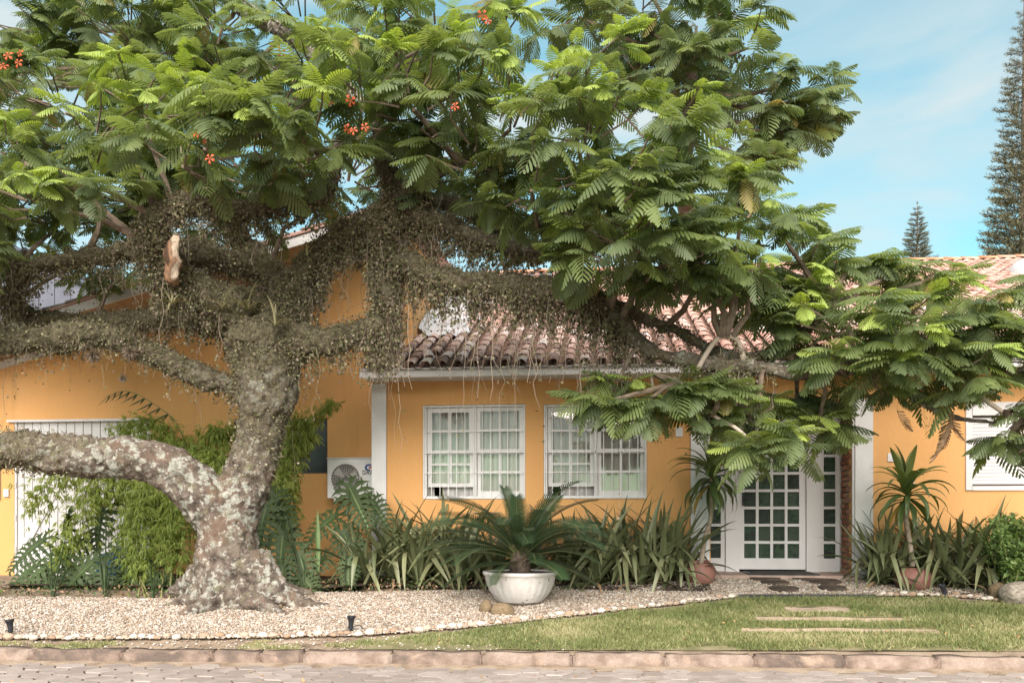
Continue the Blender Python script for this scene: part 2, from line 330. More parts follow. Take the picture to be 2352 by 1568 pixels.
def bark_mat():
    m = bpy.data.materials.new('lichened_bark'); m.use_nodes = True; t = m.node_tree; t.nodes.clear(); K = t.links.new
    o = N(t, 'ShaderNodeOutputMaterial'); b = N(t, 'ShaderNodeBsdfPrincipled'); b.inputs['Roughness'].default_value = .9; b.inputs['Specular IOR Level'].default_value = .2
    co = N(t, 'ShaderNodeTexCoord')
    def noi(s, d=6, r=.6, dist=0.):
        n = N(t, 'ShaderNodeTexNoise'); n.inputs['Scale'].default_value = s; n.inputs['Detail'].default_value = d; n.inputs['Roughness'].default_value = r
        n.inputs['Distortion'].default_value = dist; K(co.outputs['Object'], n.inputs['Vector']); return n.outputs[0]
    def ramp(f, els):
        r = N(t, 'ShaderNodeValToRGB'); e = r.color_ramp.elements
        e[0].position, e[0].color = els[0][0], (*els[0][1], 1); e[1].position, e[1].color = els[-1][0], (*els[-1][1], 1)
        for p_, c_ in els[1:-1]:
            q = e.new(p_); q.color = (*c_, 1)
        K(f, r.inputs[0]); return r.outputs[0]
    def mix(f, a, c):
        x = N(t, 'ShaderNodeMix', data_type='RGBA')
        K(f, x.inputs[0]); K(a, x.inputs[6])
        if isinstance(c, tuple): x.inputs[7].default_value = (*c, 1)
        else: K(c, x.inputs[7])
        return x.outputs[2]
    def rng(f, a, c):
        r = N(t, 'ShaderNodeMapRange'); r.inputs[1].default_value = a; r.inputs[2].default_value = c; K(f, r.inputs[0]); return r.outputs[0]
    def mul(a, c):
        x = N(t, 'ShaderNodeMath', operation='MULTIPLY'); K(a, x.inputs[0])
        if isinstance(c, float): x.inputs[1].default_value = c
        else: K(c, x.inputs[1])
        return x.outputs[0]
    base = ramp(noi(9, 8, .75), [(.34, (.045, .036, .03)), (.48, (.135, .105, .083)), (.60, (.235, .19, .15)), (.72, (.36, .315, .26))])
    base = mix(rng(noi(2.3), .52, .62), base, (.19, .13, .095))
    base = mix(rng(noi(26, 4), .60, .68), base, (.055, .045, .036))
    vor = N(t, 'ShaderNodeTexVoronoi'); vor.inputs['Scale'].default_value = 9
    dv = N(t, 'ShaderNodeVectorMath', operation='MULTIPLY_ADD'); nn = N(t, 'ShaderNodeTexNoise'); nn.inputs['Scale'].default_value = 9; nn.inputs['Detail'].default_value = 4
    K(co.outputs['Object'], nn.inputs['Vector']); K(nn.outputs['Color'], dv.inputs[0]); dv.inputs[1].default_value = (.22, .22, .22); K(co.outputs['Object'], dv.inputs[2]); K(dv.outputs[0], vor.inputs['Vector'])
    patch = mul(rng(vor.outputs['Distance'], .50, .36), rng(noi(1.7, 5, .7), .46, .54))
    lich = ramp(noi(34, 3), [(.35, (.25, .255, .205)), (.6, (.46, .455, .39))])
    base = mix(patch, base, lich)
    base = mix(rng(noi(13, 6, .75), .555, .60), base, (.47, .45, .38))
    base = mix(rng(noi(5, 6, .75), .56, .64), base, (.20, .185, .11))
    at = N(t, 'ShaderNodeAttribute', attribute_name='moss')
    mossc = ramp(noi(30, 6), [(.35, (.08, .06, .042)), (.55, (.16, .14, .085)), (.7, (.26, .235, .15))])
    base = mix(at.outputs['Fac'], base, mossc)
    K(base, b.inputs['Base Color'])
    bp = N(t, 'ShaderNodeBump'); bp.inputs['Strength'].default_value = 1; bp.inputs['Distance'].default_value = .05; K(noi(20, 9, .78), bp.inputs['Height']); K(bp.outputs[0], b.inputs['Normal'])
    K(b.outputs[0], o.inputs[0]); return m
M['bark'] = bark_mat()
# ================================================================== THE SETTING
def sheet(name, x0, x1, y0, y1, nx, ny, zf, m, parent=None):
    vv = []; ff = []
    for j in range(ny + 1):
        for i in range(nx + 1):
            x = x0 + (x1 - x0) * i / nx; y = y0(x) + (y1 - y0(x)) * j / ny if callable(y0) else y0 + (y1 - y0) * j / ny
            vv.append((x, y, zf(x, y)))
    for j in range(ny):
        for i in range(nx):
            a = j * (nx + 1) + i; ff.append((a, a + 1, a + nx + 2, a + nx + 1))
    mb = MB(); mb.add(vv, ff); return mb.obj(name, m, parent, True)
g0 = sheet('ground', -400, 400, -400, 600, 8, 8, lambda x, y: -.06, M['ground']); g0['kind'] = 'structure'
road = sheet('road', -60, 60, -8, 7.9, 12, 8, lambda x, y: -.008, M['road']); road['kind'] = 'structure'
garden = sheet('garden_soil', -16, 16, lambda x: yk(x) - .05, 26, 130, 120, lambda x, y: zg(x, y) + .012 * noise.noise((x * 2.5, y * 2.5, 0)), M['soil']); garden['kind'] = 'structure'
mb = MB(); vv = []
for i in range(161):
    x = -12 + 24 * i / 160; vv += [(x, yk(x) - .052, -.1), (x, yk(x) - .049, .088), (x, yk(x) - .01, .092 + .008 * noise.noise((x * 5, 0, 0))), (x, yk(x) + .12, zg(x, yk(x) + .12) - .004)]
mb.add(vv, [(4 * i + k, 4 * i + 4 + k, 4 * i + 5 + k, 4 * i + 1 + k) for i in range(160) for k in range(3)])
o = mb.obj('verge_soil', M['soil'], None, True); o['kind'] = 'structure'

# hexagonal pavers of the road, each one a part of it
HS = .136
def paver_mesh(k):
    mb = MB(); rr = random.Random(k); n = 6; top = []; mid = []; bot = []
    for i in range(6):
        t = math.pi / 3 * i; r = HS * (.972 + rr.uniform(-.025, .02))
        top.append((r * .95 * math.cos(t), r * .95 * math.sin(t), .012 + rr.uniform(-.002, .002)))
        mid.append((r * math.cos(t), r * math.sin(t), .003)); bot.append((r * math.cos(t), r * math.sin(t), -.04))
    ff = [tuple(range(6))]
    for i in range(6):
        j = (i + 1) % 6; ff += [(6 + i, 6 + j, j, i), (12 + i, 12 + j, 6 + j, 6 + i)]
    mb.add(top + mid + bot, ff); return mb.mesh('paver', M['paver'])
pvm = [paver_mesh(k) for k in range(8)]
near = MB(); cnt = 0
for row in range(-2, 14):
    for col in range(-45, 30):
        x = col * 1.5 * HS; y0 = 7.60 - row * math.sqrt(3) * HS + (math.sqrt(3) / 2 * HS if col % 2 else 0)
        y = y0 + .047 * x
        if y > yk(x) - .36 or y < 4: continue
        u, v = proj(x, y, 0)
        vis = -60 < u < 2412 and v < 1592
        z = .000 + .005 * noise.noise((x * 1.3, y * 1.3, 3)) + R.uniform(-.003, .003)
        if vis and cnt < 300:
            o = link('paver', pvm[(row * 7 + col) % 8], road, Matrix.Translation((x, y, z)) @ Matrix.Rotation(R.uniform(-.03, .03), 4, 'Z') @ Matrix.Rotation(R.uniform(-.02, .02), 4, 'X')); cnt += 1
        elif -9 < x < 7 and y > 4.5:
            me = pvm[(row * 7 + col) % 8]
            near.add([(q.co.x + x, q.co.y + y, q.co.z + z) for q in me.vertices], [tuple(p.vertices) for p in me.polygons])
if near.v:
    o = near.obj('pavers', M['paver'], road); o['kind'] = 'stuff'

sa = sheet('gutter_sand', -16, 16, lambda x: yk(x) - .40, 26, 60, 1, lambda x, y: 0, M['soil']) if False else None
mb = MB(); vv = []
for i in range(121):
    x = -12 + 24 * i / 120; e_ = .06 * noise.noise((x * 1.7, 0, 0)) + .03 * noise.noise((x * 6, 0, 0))
    vv += [(x, yk(x) - .37 + e_, -.006), (x, yk(x) - .30 + e_ * .5, .010), (x, yk(x) - .10, .020)]
mb.add(vv, [f for i in range(120) for f in ((3 * i, 3 * i + 3, 3 * i + 4, 3 * i + 1), (3 * i + 1, 3 * i + 4, 3 * i + 5, 3 * i + 2))])
o = mb.obj('gutter_sand', M['soil'], None, True); o['kind'] = 'structure'
# kerb: separate stones
kerb = empty('kerb', (0, 7.7, 0), kind='structure')
def kerb_mesh(Lk, k):
    bm = bmesh.new(); bmesh.ops.create_cube(bm, size=1)
    for q in bm.verts: q.co = Vector((q.co.x * Lk, q.co.y * .22, q.co.z * .20))
    bmesh.ops.bevel(bm, geom=[e for e in bm.edges], offset=.022, segments=2, affect='EDGES')
    bmesh.ops.subdivide_edges(bm, edges=[e for e in bm.edges if abs(e.verts[0].co.x - e.verts[1].co.x) > .3], cuts=14)
    for q in bm.verts:
        n = noise.noise_vector((q.co.x * 5 + k * 9, q.co.y * 9, q.co.z * 9)); q.co += Vector((n.x * .008, n.y * .024, n.z * .020))
    me = bpy.data.meshes.new('kerb_stone'); bm.to_mesh(me); bm.free(); me.materials.append(M['kerb'])
    me.polygons.foreach_set('use_smooth', [True] * len(me.polygons)); return me
js = [-960, -760, -545, -340, -130, 85, 290, 495, 603, 700, 905, 1108, 1315, 1523, 1730, 1937, 2145, 2352, 2560, 2768, 2976, 3180]
for i in range(len(js) - 1):
    def kp(u):
        a, b, c = ray(u, VH); k = a / b; y = 7.80 / (1 - .047 * k); return k * y, y
    xa, ya = kp(js[i]); xb, yb = kp(js[i + 1]); Lk = math.hypot(xb - xa, yb - ya) - .006
    o = link('kerb_stone', kerb_mesh(Lk, i), kerb, Matrix.Translation(((xa + xb) / 2, (ya + yb) / 2 - 7.69, .008 + R.uniform(-.004, .004))) @ Matrix.Rotation(.047 + R.uniform(-.006, .006), 4, 'Z') @ Matrix.Rotation(R.uniform(-.03, .01), 4, 'X'))
# sand washed against the kerb foot is part of the road bed; small strip of joint sand behind it is the garden soil

# curves on the ground (2352-wide reading)
EDGE = [(-300, 1472), (0, 1470), (450, 1469), (800, 1463), (1000, 1450), (1150, 1436), (1300, 1417), (1450, 1401), (1600, 1384), (1700, 1371), (2010, 1370), (2130, 1368), (2200, 1373), (2300, 1381), (2450, 1392)]
BACK = [(-300, 1380), (0, 1378), (400, 1382), (740, 1368), (1100, 1362), (1350, 1352), (1570, 1340), (1640, 1331), (1960, 1329), (2000, 1336), (2150, 1350), (2300, 1366), (2450, 1375)]
def cur(c, u): return float(np.interp(u, [q[0] for q in c], [q[1] for q in c]))
def ribbon(name, m, top, bot, u0, u1, n, dz, rows=6):
    vv = []; ff = []
    for i in range(n + 1):
        u = u0 + (u1 - u0) * i / n; a = G(u, cur(bot, u)); b = G(u, cur(top, u))
        for j in range(rows + 1):
            p = a.lerp(b, j / rows); vv.append((p.x, p.y, zg(p.x, p.y) + dz + .008 * noise.noise((p.x * 3, p.y * 3, 0))))
    for i in range(n):
        for j in range(rows):
            a = i * (rows + 1) + j; ff.append((a, a + rows + 1, a + rows + 2, a + 1))
    mb = MB().add(vv, ff); return mb.obj(name, m, None, True)
gb = ribbon('gravel_bed', M['gravelbed'], [(q[0], q[1] - 4) for q in BACK], EDGE, -460, 2650, 140, .022, 10); gb['kind'] = 'structure'
HED = [(-300, 1330)] + [(q[0], q[1] - 36) for q in BACK[1:7]] 
pb = sheet('planting_soil', -7.6, -2.9, 10.2, 12.35, 30, 14, lambda x, y: max(zg(x, y), zg(x, 10.9)) - .0 + .03 + .02 * noise.noise((x * 4, y * 4, 1)), M['mulch']); pb['kind'] = 'structure'
pb2 = sheet('planting_soil', -2.9, 1.30, lambda x: 10.55 + .0 * x, 11.58, 30, 8, lambda x, y: zg(x, y) + .035 + .02 * noise.noise((x * 4, y * 4, 1)), M['mulch']); pb2['kind'] = 'structure'
pb3 = sheet('planting_soil', 3.25, 8, 10.6, 11.58, 30, 8, lambda x, y: zg(x, y) + .03 + .02 * noise.noise((x * 4, y * 4, 1)), M['mulch']); pb3['kind'] = 'structure'
LAWN_TOP = [(q[0], q[1] + 6) for q in EDGE]
ln = ribbon('lawn', M['lawn'], LAWN_TOP, [(-300, 1490), (3000, 1499)], 830, 3300, 110, .012, 8); ln['kind'] = 'structure'

# pebbles of the gravel bed
def ico():
    bm = bmesh.new(); bmesh.ops.create_icosphere(bm, subdivisions=1, radius=1); bm.verts.index_update()
    V = np.array([q.co[:] for q in bm.verts]); Fm = np.array([[q.index for q in f.verts] for f in bm.faces]); bm.free(); return V, Fm
IV, IF = ico()
def scatter_ground(n, u0, u1, vtop, vbot, seed):
    rr = np.random.default_rng(seed); pts = []
    x0, x1, y0, y1 = X(u0, 11), X(u1, 11), 7.4, 11.8
    x0 = min(x0, X(u0, 8)); x1 = max(x1, X(u1, 8))
    while len(pts) < n:
        x = rr.uniform(x0, x1); y = rr.uniform(y0, y1); z = zg(x, y); u, v = proj(x, y, z)
        if u0 < u < u1 and vtop(u) < v < vbot(u): pts.append((x, y, z))
    return np.array(pts)
pp = scatter_ground(56000, -420, 2560, lambda u: cur(BACK, u) - 3, lambda u: cur(EDGE, u) + (3 if u < 1690 or u > 2010 else -2), 3)
nP = len(pp); s_ = RN.uniform(.0065, .0125, nP) * np.where(RN.random(nP) < .05, 1.5, 1)
A = np.zeros((nP, 3, 3)); th = RN.uniform(0, 6.28, nP)
sx, sy, sz = s_ * RN.uniform(1.0, 1.5, nP), s_ * RN.uniform(.8, 1.1, nP), s_ * RN.uniform(.5, .8, nP)
tl = RN.normal(0, .3, nP)
A[:, 0, 0] = np.cos(th) * sx; A[:, 1, 0] = np.sin(th) * sx; A[:, 2, 0] = tl * sx; A[:, 0, 1] = -np.sin(th) * sy; A[:, 1, 1] = np.cos(th) * sy; A[:, 2, 2] = sz
T = pp + np.stack([np.zeros(nP), np.zeros(nP), .028 + sz * RN.uniform(-.3, .9, nP)], 1)
VV, FF = replicate(IV, IF, A, T); VV += RN.normal(0, .0015, VV.shape)
me = np_mesh('pebbles', VV, FF, M['peb'], np.repeat(RN.choice(4, nP, p=[.46, .24, .16, .14]), len(IF)))
o = link('gravel', me); o['kind'] = 'stuff'

# stones edging the gravel, each one a part
edging = empty('stone_edging', tuple(G(1000, 1450)), label='curved row of rounded white and tan stones edging the pale gravel', cat='stone edging')
def stone_mesh(k, m=None, sub=2, amp=.28):
    bm = bmesh.new(); bmesh.ops.create_icosphere(bm, subdivisions=sub, radius=1)
    for q in bm.verts: q.co *= 1 + amp * noise.noise(q.co * 1.1 + Vector((k * 7.3, k * 3.1, 0)))
    me = bpy.data.meshes.new('stone'); bm.to_mesh(me); bm.free(); me.materials.append(m or M['stone']); me.polygons.foreach_set('use_smooth', [True] * len(me.polygons)); return me
stm = [stone_mesh(k) for k in range(9)]
u = -400.0; i = 0
while u < 2600:
    if 1688 < u < 2020: u = 2020
    wpx = R.uniform(9, 24) * (.75 if u > 1300 else 1)
    p = G(u + wpx / 2, cur(EDGE, u + wpx / 2) + R.uniform(-3, 3)); s = depth(p) / F * wpx / 2
    link('stone', stm[i % 9], edging, Matrix.Translation(p - edging.location + Vector((0, 0, .028 + s * .22))) @ Matrix.Rotation(R.uniform(-.5, .5), 4, 'Z') @ Matrix.Diagonal((s * 1.12, s * R.uniform(.7, .95), s * R.uniform(.5, .72), 1)))
    u += wpx * R.uniform(.88, 1.25); i += 1
mb = MB()
for k in range(12):
    a = G(1696 + k * 26.4, 1371); b = G(1696 + (k + 1) * 26.4, 1371)
    mb.add([(a.x, a.y, a.z - .05), (b.x, b.y, b.z - .05), (b.x, b.y, b.z + .035), (a.x, a.y, a.z + .035), (a.x, a.y + .012, a.z + .035), (b.x, b.y + .012, b.z + .035)], [(0, 1, 2, 3), (3, 2, 5, 4)])
o = mb.obj('edging_strip', M['black']); tag(o, 'thin dark edging strip between the lawn and the gravel before the door', 'edging strip')

# lawn steps
def slab_strip(u0, u1, v, dep, lab):
    a = G(u0, v); b = G(u1, v); c = (a + b) / 2; Ls = (b - a).length
    bm = bmesh.new(); bmesh.ops.create_cube(bm, size=1)
    for q in bm.verts: q.co = Vector((q.co.x * Ls, q.co.y * dep, q.co.z * .07))
    bmesh.ops.subdivide_edges(bm, edges=[e for e in bm.edges if abs(e.verts[0].co.x - e.verts[1].co.x) > .3], cuts=12)
    for q in bm.verts: q.co += Vector((0, noise.noise(q.co * 3 + c) * .05, noise.noise(q.co * 5 + c) * .012))
    me = bpy.data.meshes.new('lawn_step'); bm.to_mesh(me); bm.free(); me.materials.append(M['strip'])
    o = link('lawn_step', me, None, Matrix.Translation((c.x, c.y, c.z - .016)) @ Matrix.Rotation(.125, 4, 'X'))
    tag(o, lab, 'step', 'weathered step slabs sunk in the lawn')
slab_strip(1806, 1950, 1402, .20, 'shortest worn step slab in the grass, the one nearest the door')
slab_strip(1738, 2070, 1424, .12, 'middle worn step slab in the grass between two others')
slab_strip(1704, 2150, 1450, .12, 'longest worn step slab in the grass, the one nearest the kerb')
STRIPS = [(1800, 1955, 1394, 1410), (1735, 2075, 1418, 1430), (1700, 2152, 1445, 1456)]

# dark round slices in the gravel
def slice_(uc, vc, wpx, hpx, lab):
    p = G(uc, vc); s = depth(p) / F; a = wpx * s / 2; b = min(.22, hpx * s / 2 / max(.05, (CAM_H - p.z) / depth(p)) * .55)
    mb = MB(); n = 18; top = []; bt = []
    for k in range(n):
        t = 2 * math.pi * k / n; q = 1 + .10 * noise.noise((math.cos(t) * 2 + uc, math.sin(t) * 2, 0))
        top.append((a * q * math.cos(t), b * q * math.sin(t), .045 + .006 * R.random())); bt.append((a * 1.03 * q * math.cos(t), b * 1.03 * q * math.sin(t), -.04))
    mb.add(top + bt, [tuple(range(n))] + [(n + k, n + (k + 1) % n, (k + 1) % n, k) for k in range(n)])
    o = link('stepping_slice', mb.mesh('stepping_slice', M['slab']), None, Matrix.Translation(p) @ Matrix.Rotation(.1, 4, 'X')); tag(o, lab, 'stepping stone', 'dark flat stepping pieces in the gravel before the door')
slice_(1801, 1358, 68, 11, 'dark stepping slice in the gravel, front one on the left, closest to the edging strip')
slice_(1912, 1356, 62, 11, 'dark stepping slice in the gravel, front one on the right, rusty edged')
slice_(1896, 1341.5, 72, 10, 'dark stepping slice right behind the rusty edged one')
slice_(1780, 1343.5, 66, 7, 'narrow brown slice half sunk in the gravel, middle of the row on the left')
slice_(1757, 1333.5, 70, 8, 'greenish dark slice next to the threshold, left of the doormat front')
slice_(1853, 1333.5, 70, 7, 'dark slice next to the threshold, below the right end of the doormat')

# ================================================================== THE ORANGE HOUSE WITH THE DOOR
YF, YD, YE = 11.60, 12.13, 11.10          # facade, door plane, eave
GZ = .55
house = empty('yellow_house', (X(1430, YF), YF, GZ), label='long yellow house with clay tile roof, barred windows and white glazed door', cat='house')
def wall_open(name, x0, x1, z0, z1, y, th, ops, m, parent, ztop=None):
    xs = sorted({x0, x1, *[q for o_ in ops for q in o_[:2]]}); zs = sorted({z0, z1, *[q for o_ in ops for q in o_[2:]]}); mb = MB()
    inside = lambda a, b: any(o_[0] - 1e-6 <= a <= o_[1] + 1e-6 and o_[2] - 1e-6 <= b <= o_[3] + 1e-6 for o_ in ops)
    for i in range(len(xs) - 1):
        for j in range(len(zs) - 1):
            if inside((xs[i] + xs[i + 1]) / 2, (zs[j] + zs[j + 1]) / 2): continue
            a, b, c, d = xs[i], xs[i + 1], zs[j], zs[j + 1]
            mb.add([(a, y, c), (b, y, c), (b, y, d), (a, y, d)], [(0, 1, 2, 3)])
            mb.add([(a, y + th, c), (b, y + th, c), (b, y + th, d), (a, y + th, d)], [(3, 2, 1, 0)])
    for (a, b, c, d) in ops:
        mb.add([(a, y, c), (a, y + th, c), (a, y + th, d), (a, y, d)], [(0, 1, 2, 3)]); mb.add([(b, y, c), (b, y + th, c), (b, y + th, d), (b, y, d)], [(3, 2, 1, 0)])
        mb.add([(a, y, d), (a, y + th, d), (b, y + th, d), (b, y, d)], [(0, 1, 2, 3)])
        if c > z0 + 1e-4: mb.add([(a, y, c), (a, y + th, c), (b, y + th, c), (b, y, c)], [(3, 2, 1, 0)])
    return mb.obj(name, m, parent)
ZE = 3.14                                   # underside of the fascia
w1 = (X(971, YF), X(1207, YF), Z(1089, 1146, YF), Z(1089, 928.5, YF))
w2 = (X(1248.5, YF), X(1486, YF), Z(1367, 1145, YF), Z(1367, 926.5, YF))
sw = (X(2218, YF), X(2218, YF) + 1.5, Z(2230, 1125, YF), Z(2230, 925, YF))
dx0, dx1 = X(1632, YF), X(1958, YF); dzt = Z(1800, 919, YF)
xl, xr = X(855, YF), 9.0
wall_open('wall', xl, xr, 0.2, 3.30, YF, .16, [w1, w2, sw, (dx0, dx1, .2, dzt)], M['wall'], house)
# white pilasters
def pil(ua, ub, zt, name='pilaster'):
    MB().box(X(ua, YF - .045), X(ub, YF - .045), YF - .045, YF - .002, .3, zt, bev=.006).obj(name, M['white'], house)
pil(853, 887, ZE - .003); pil(1586.5, 1630, dzt + .0); pil(1964, 2006, dzt + .0)
# entrance recess: brick reveal on the right, plain on the left, ceiling, threshold
bx = dx1 + .004
MB().box(dx0 - .14, dx0 - .002, YF + .162, YD + .02, .3, dzt + .2).obj('reveal', M['white'], house)
MB().box(dx0 - .1, dx1 + .1, YF + .162, YD + .3, dzt + .002, dzt + .1).obj('recess_ceiling', M['white'], house)
bw = MB().box(bx + .012, bx + .14, YF + .03, YD + .02, .3, dzt - .002).obj('brick_reveal', M['mortar'], house)
bmesh_b = [MB().box(-.012, .02, -.5 * l + .005, .5 * l - .005, -.029, .029, bev=.004).mesh('brick', M['brick']) for l in (.22, .11)]
zz = GZ + .06; k = 0
while zz < dzt - .03:
    yy = YF + .165 - (.11 if k % 2 else 0)
    while yy < YD:
        a, b = max(yy, YF + .055), min(yy + .22, YD - .005)
        if b - a > .05:
            o = link('brick', bmesh_b[0], bw, Matrix.Translation(Vector((bx + R.uniform(-.004, .003), (a + b) / 2, zz)) - house.location - Vector(bw.location)) @ Matrix.Diagonal((1, (b - a) / .22, 1, 1)))
        yy += .22
    zz += .072; k += 1
MB().box(bx - .002, bx + .03, YF + .004, YF + .054, .3, dzt - .004).obj('door_casing', M['white_door'], house)
MB().box(bx - .014, bx + .012, YF - .03, YF + .003, .3, dzt - .004).obj('door_casing', M['white_door'], house)
zt0 = Z(1790, 1313, YD)
MB().box(dx0 - .02, dx1 - .004, YF - .18, YD + .1, .3, zt0, bev=.012).obj('threshold', M['threshold'], house)
# interior seen through the raised sashes
ib = MB(); ib.add([(xl, YF + .161, .3), (xr, YF + .161, .3), (xr, 14.5, .3), (xl, 14.5, .3), (xl, YF + .161, 3.3), (xr, YF + .161, 3.3), (xr, 14.5, 3.3), (xl, 14.5, 3.3)], [(3, 2, 6, 7), (0, 3, 7, 4), (1, 5, 6, 2), (4, 7, 6, 5), (0, 1, 2, 3)])
ib.obj('interior', M['interior'], house)

gl = bpy.data.materials.new('window_glass'); gl.use_nodes = True
t_ = gl.node_tree; t_.nodes.clear(); o_ = N(t_, 'ShaderNodeOutputMaterial'); a_ = N(t_, 'ShaderNodeBsdfTransparent'); g_ = N(t_, 'ShaderNodeBsdfGlossy'); g_.inputs['Roughness'].default_value = .02; m_ = N(t_, 'ShaderNodeMixShader'); m_.inputs[0].default_value = .08; g_.inputs['Color'].default_value = (1, .93, .88, 1)
a_.inputs[0].default_value = (.95, .95, .94, 1); t_.links.new(a_.outputs[0], m_.inputs[1]); t_.links.new(g_.outputs[0], m_.inputs[2]); t_.links.new(m_.outputs[0], o_.inputs[0])
M['glass'] = gl

def window(op):
    x0, x1, z0, z1 = op; W, H = x1 - x0, z1 - z0
    fx = lambda p: x0 + (p - 135) / 1353 * W
    fz = lambda q: z1 - (q - 155) / 1260 * H
    wn = empty('window', Vector((x0 + W / 2, YF, z0)) - house.location, parent=house)
    base = Vector((x0 + W / 2, YF, z0))
    def put(mb, name, m):
        o = link(name, mb.mesh(name, m), wn); o.location = -base; return o
    def frame_boxes(mb, xa, xb, za, zb, tl, tr, tt, tb, ya, yb):
        mb.box(xa, xa + tl, ya, yb, za, zb); mb.box(xb - tr, xb, ya, yb, za, zb)
        mb.box(xa + tl, xb - tr, ya, yb, zb - tt, zb); mb.box(xa + tl, xb - tr, ya, yb, za, za + tb)
    mb = MB(); e = .002
    frame_boxes(mb, x0 + e, x1 - e, z0 + e, z1 - e, W * .034, W * .022, H * .025, H * .032, YF + .02, YF + .12)
    mb.box(fx(800), fx(845), YF + .02, YF + .12, fz(1375), fz(186)); put(mb, 'frame', M['white'])
    sill = MB().box(x0 + .005, x1 - .005, YF - .015, YF + .019, z0 + .003, z0 + .028, bev=.004); put(sill, 'sill', M['white'])
    def sash(px0, px1, pz0, pz1, cols, rows, ya, yb):
        mb = MB(); xs = [px0] + [c for cc in cols for c in cc] + [px1]; zs = [pz0] + [c for cc in rows for c in cc] + [pz1]
        for i in range(0, len(xs), 2): mb.box(fx(xs[i]), fx(xs[i + 1]), ya, yb, fz(pz1), fz(pz0))
        for c in cols:
            for j in range(0, len(zs), 2): mb.box(fx(c[0]), fx(c[1]), ya + .002, yb - .002, fz(zs[j + 1]), fz(zs[j]))
        put(mb, 'sash', M['white'])
        for c in cols:
            for r in rows:
                g = MB().add([(fx(c[0]) - .004, ya + .018, fz(r[1]) - .004), (fx(c[1]) + .004, ya + .018, fz(r[1]) - .004), (fx(c[1]) + .004, ya + .018, fz(r[0]) + .004), (fx(c[0]) - .004, ya + .018, fz(r[0]) + .004),
                              (fx(c[0]) - .004, ya + .021, fz(r[1]) - .004), (fx(c[1]) + .004, ya + .021, fz(r[1]) - .004), (fx(c[1]) + .004, ya + .021, fz(r[0]) + .004), (fx(c[0]) - .004, ya + .021, fz(r[0]) + .004)], [(0, 1, 2, 3), (7, 6, 5, 4)])
                put(g, 'pane', M['glass'])
    sash(188, 798, 190, 797, [(238, 474), (509, 742)], [(255, 487), (520, 757)], YF + .045, YF + .075)
    sash(847, 1456, 190, 797, [(893, 1135), (1168, 1405)], [(243, 480), (513, 748)], YF + .045, YF + .075)
    sash(192, 796, 799, 1248, [(240, 474), (510, 748)], [(812, 930), (960, 1198)], YF + .078, YF + .108)
    sash(849, 1454, 799, 1400, [(895, 1136), (1168, 1405)], [(812, 1035), (1070, 1305)], YF + .078, YF + .108)
    # curtains with folds
    for (ca, cb, lo) in ((150, 250, 1395), (362, 800, 1395), (255, 362, 1240), (800, 1470, 1400)):
        mb = MB(); n = 60; vv = []; ff = []
        for i in range(n + 1):
            x = fx(ca + (cb - ca) * i / n); yq = YF + .19 + .018 * math.sin(x * 48) + .012 * math.sin(x * 21 + ca)
            vv += [(x, yq, fz(lo)), (x, yq, fz(180))]
        for i in range(n): ff.append((2 * i, 2 * i + 2, 2 * i + 3, 2 * i + 1))
        mb.add(vv, ff); put(mb, 'curtain', M['curtain'])
    # security bars in front
    for px in (148, 255, 368, 478, 588, 697, 815, 925, 1035, 1147, 1258, 1370, 1476):
        mb = MB().tube([(fx(px), YF - .02, fz(1398)), (fx(px), YF - .02, fz(172))], .0052, 6); put(mb, 'security_bar', M['bar'])
    for qz in (180, 512, 797, 1062):
        mb = MB().tube([(x0 + .004, YF - .010, fz(qz)), (x1 - .004, YF - .010, fz(qz))], .0055, 6); put(mb, 'security_bar', M['bar'])
window(w1); window(w2)

# roller shutter window on the right
sx0, sx1, sz0, sz1 = sw
base = Vector(((sx0 + sx1) / 2, YF, sz0)); wn = empty('shutter_window', base - house.location, parent=house)
def putw(mb, name, m, par, base):
    o = link(name, mb.mesh(name, m), par); o.location = -base; return o
mb = MB(); mb.box(sx0 - .004, sx0 + .075, YF - .02, YF + .1, sz0 - .004, sz1 + .004, bev=.004); mb.box(sx1 - .075, sx1 + .004, YF - .02, YF + .1, sz0 - .004, sz1 + .004)
mb.box(sx0 + .076, sx1 - .076, YF - .02, YF + .1, sz0 - .004, sz0 + .05); mb.box(sx0 + .076, sx1 - .076, YF - .03, YF + .1, sz1 - .16, sz1 + .004); putw(mb, 'frame', M['white'], wn, base)
zz = sz0 + .075; sl = MB()
prof = [(.0, -.006), (.012, -.012), (.03, -.012), (.042, -.006), (.044, .004)]
slm = MB().add([(a, p[1], p[0]) for a in (0, 1) for p in prof], [(i, 5 + i, 6 + i, 1 + i) for i in range(4)]).mesh('slat', M['white'], True)
for k in range(2):
    pass
while zz < sz1 - .2:
    o = link('slat', slm, wn, Matrix.Translation(Vector((sx0 + .077, YF + .03, zz)) - base) @ Matrix.Diagonal((sx1 - sx0 - .154, 1, 1, 1))); zz += .0445
putw(MB().box(sx0 + .077, sx1 - .077, YF + .045, YF + .06, sz0 + .05, sz1 - .16), 'backing', M['interior'], wn, base)

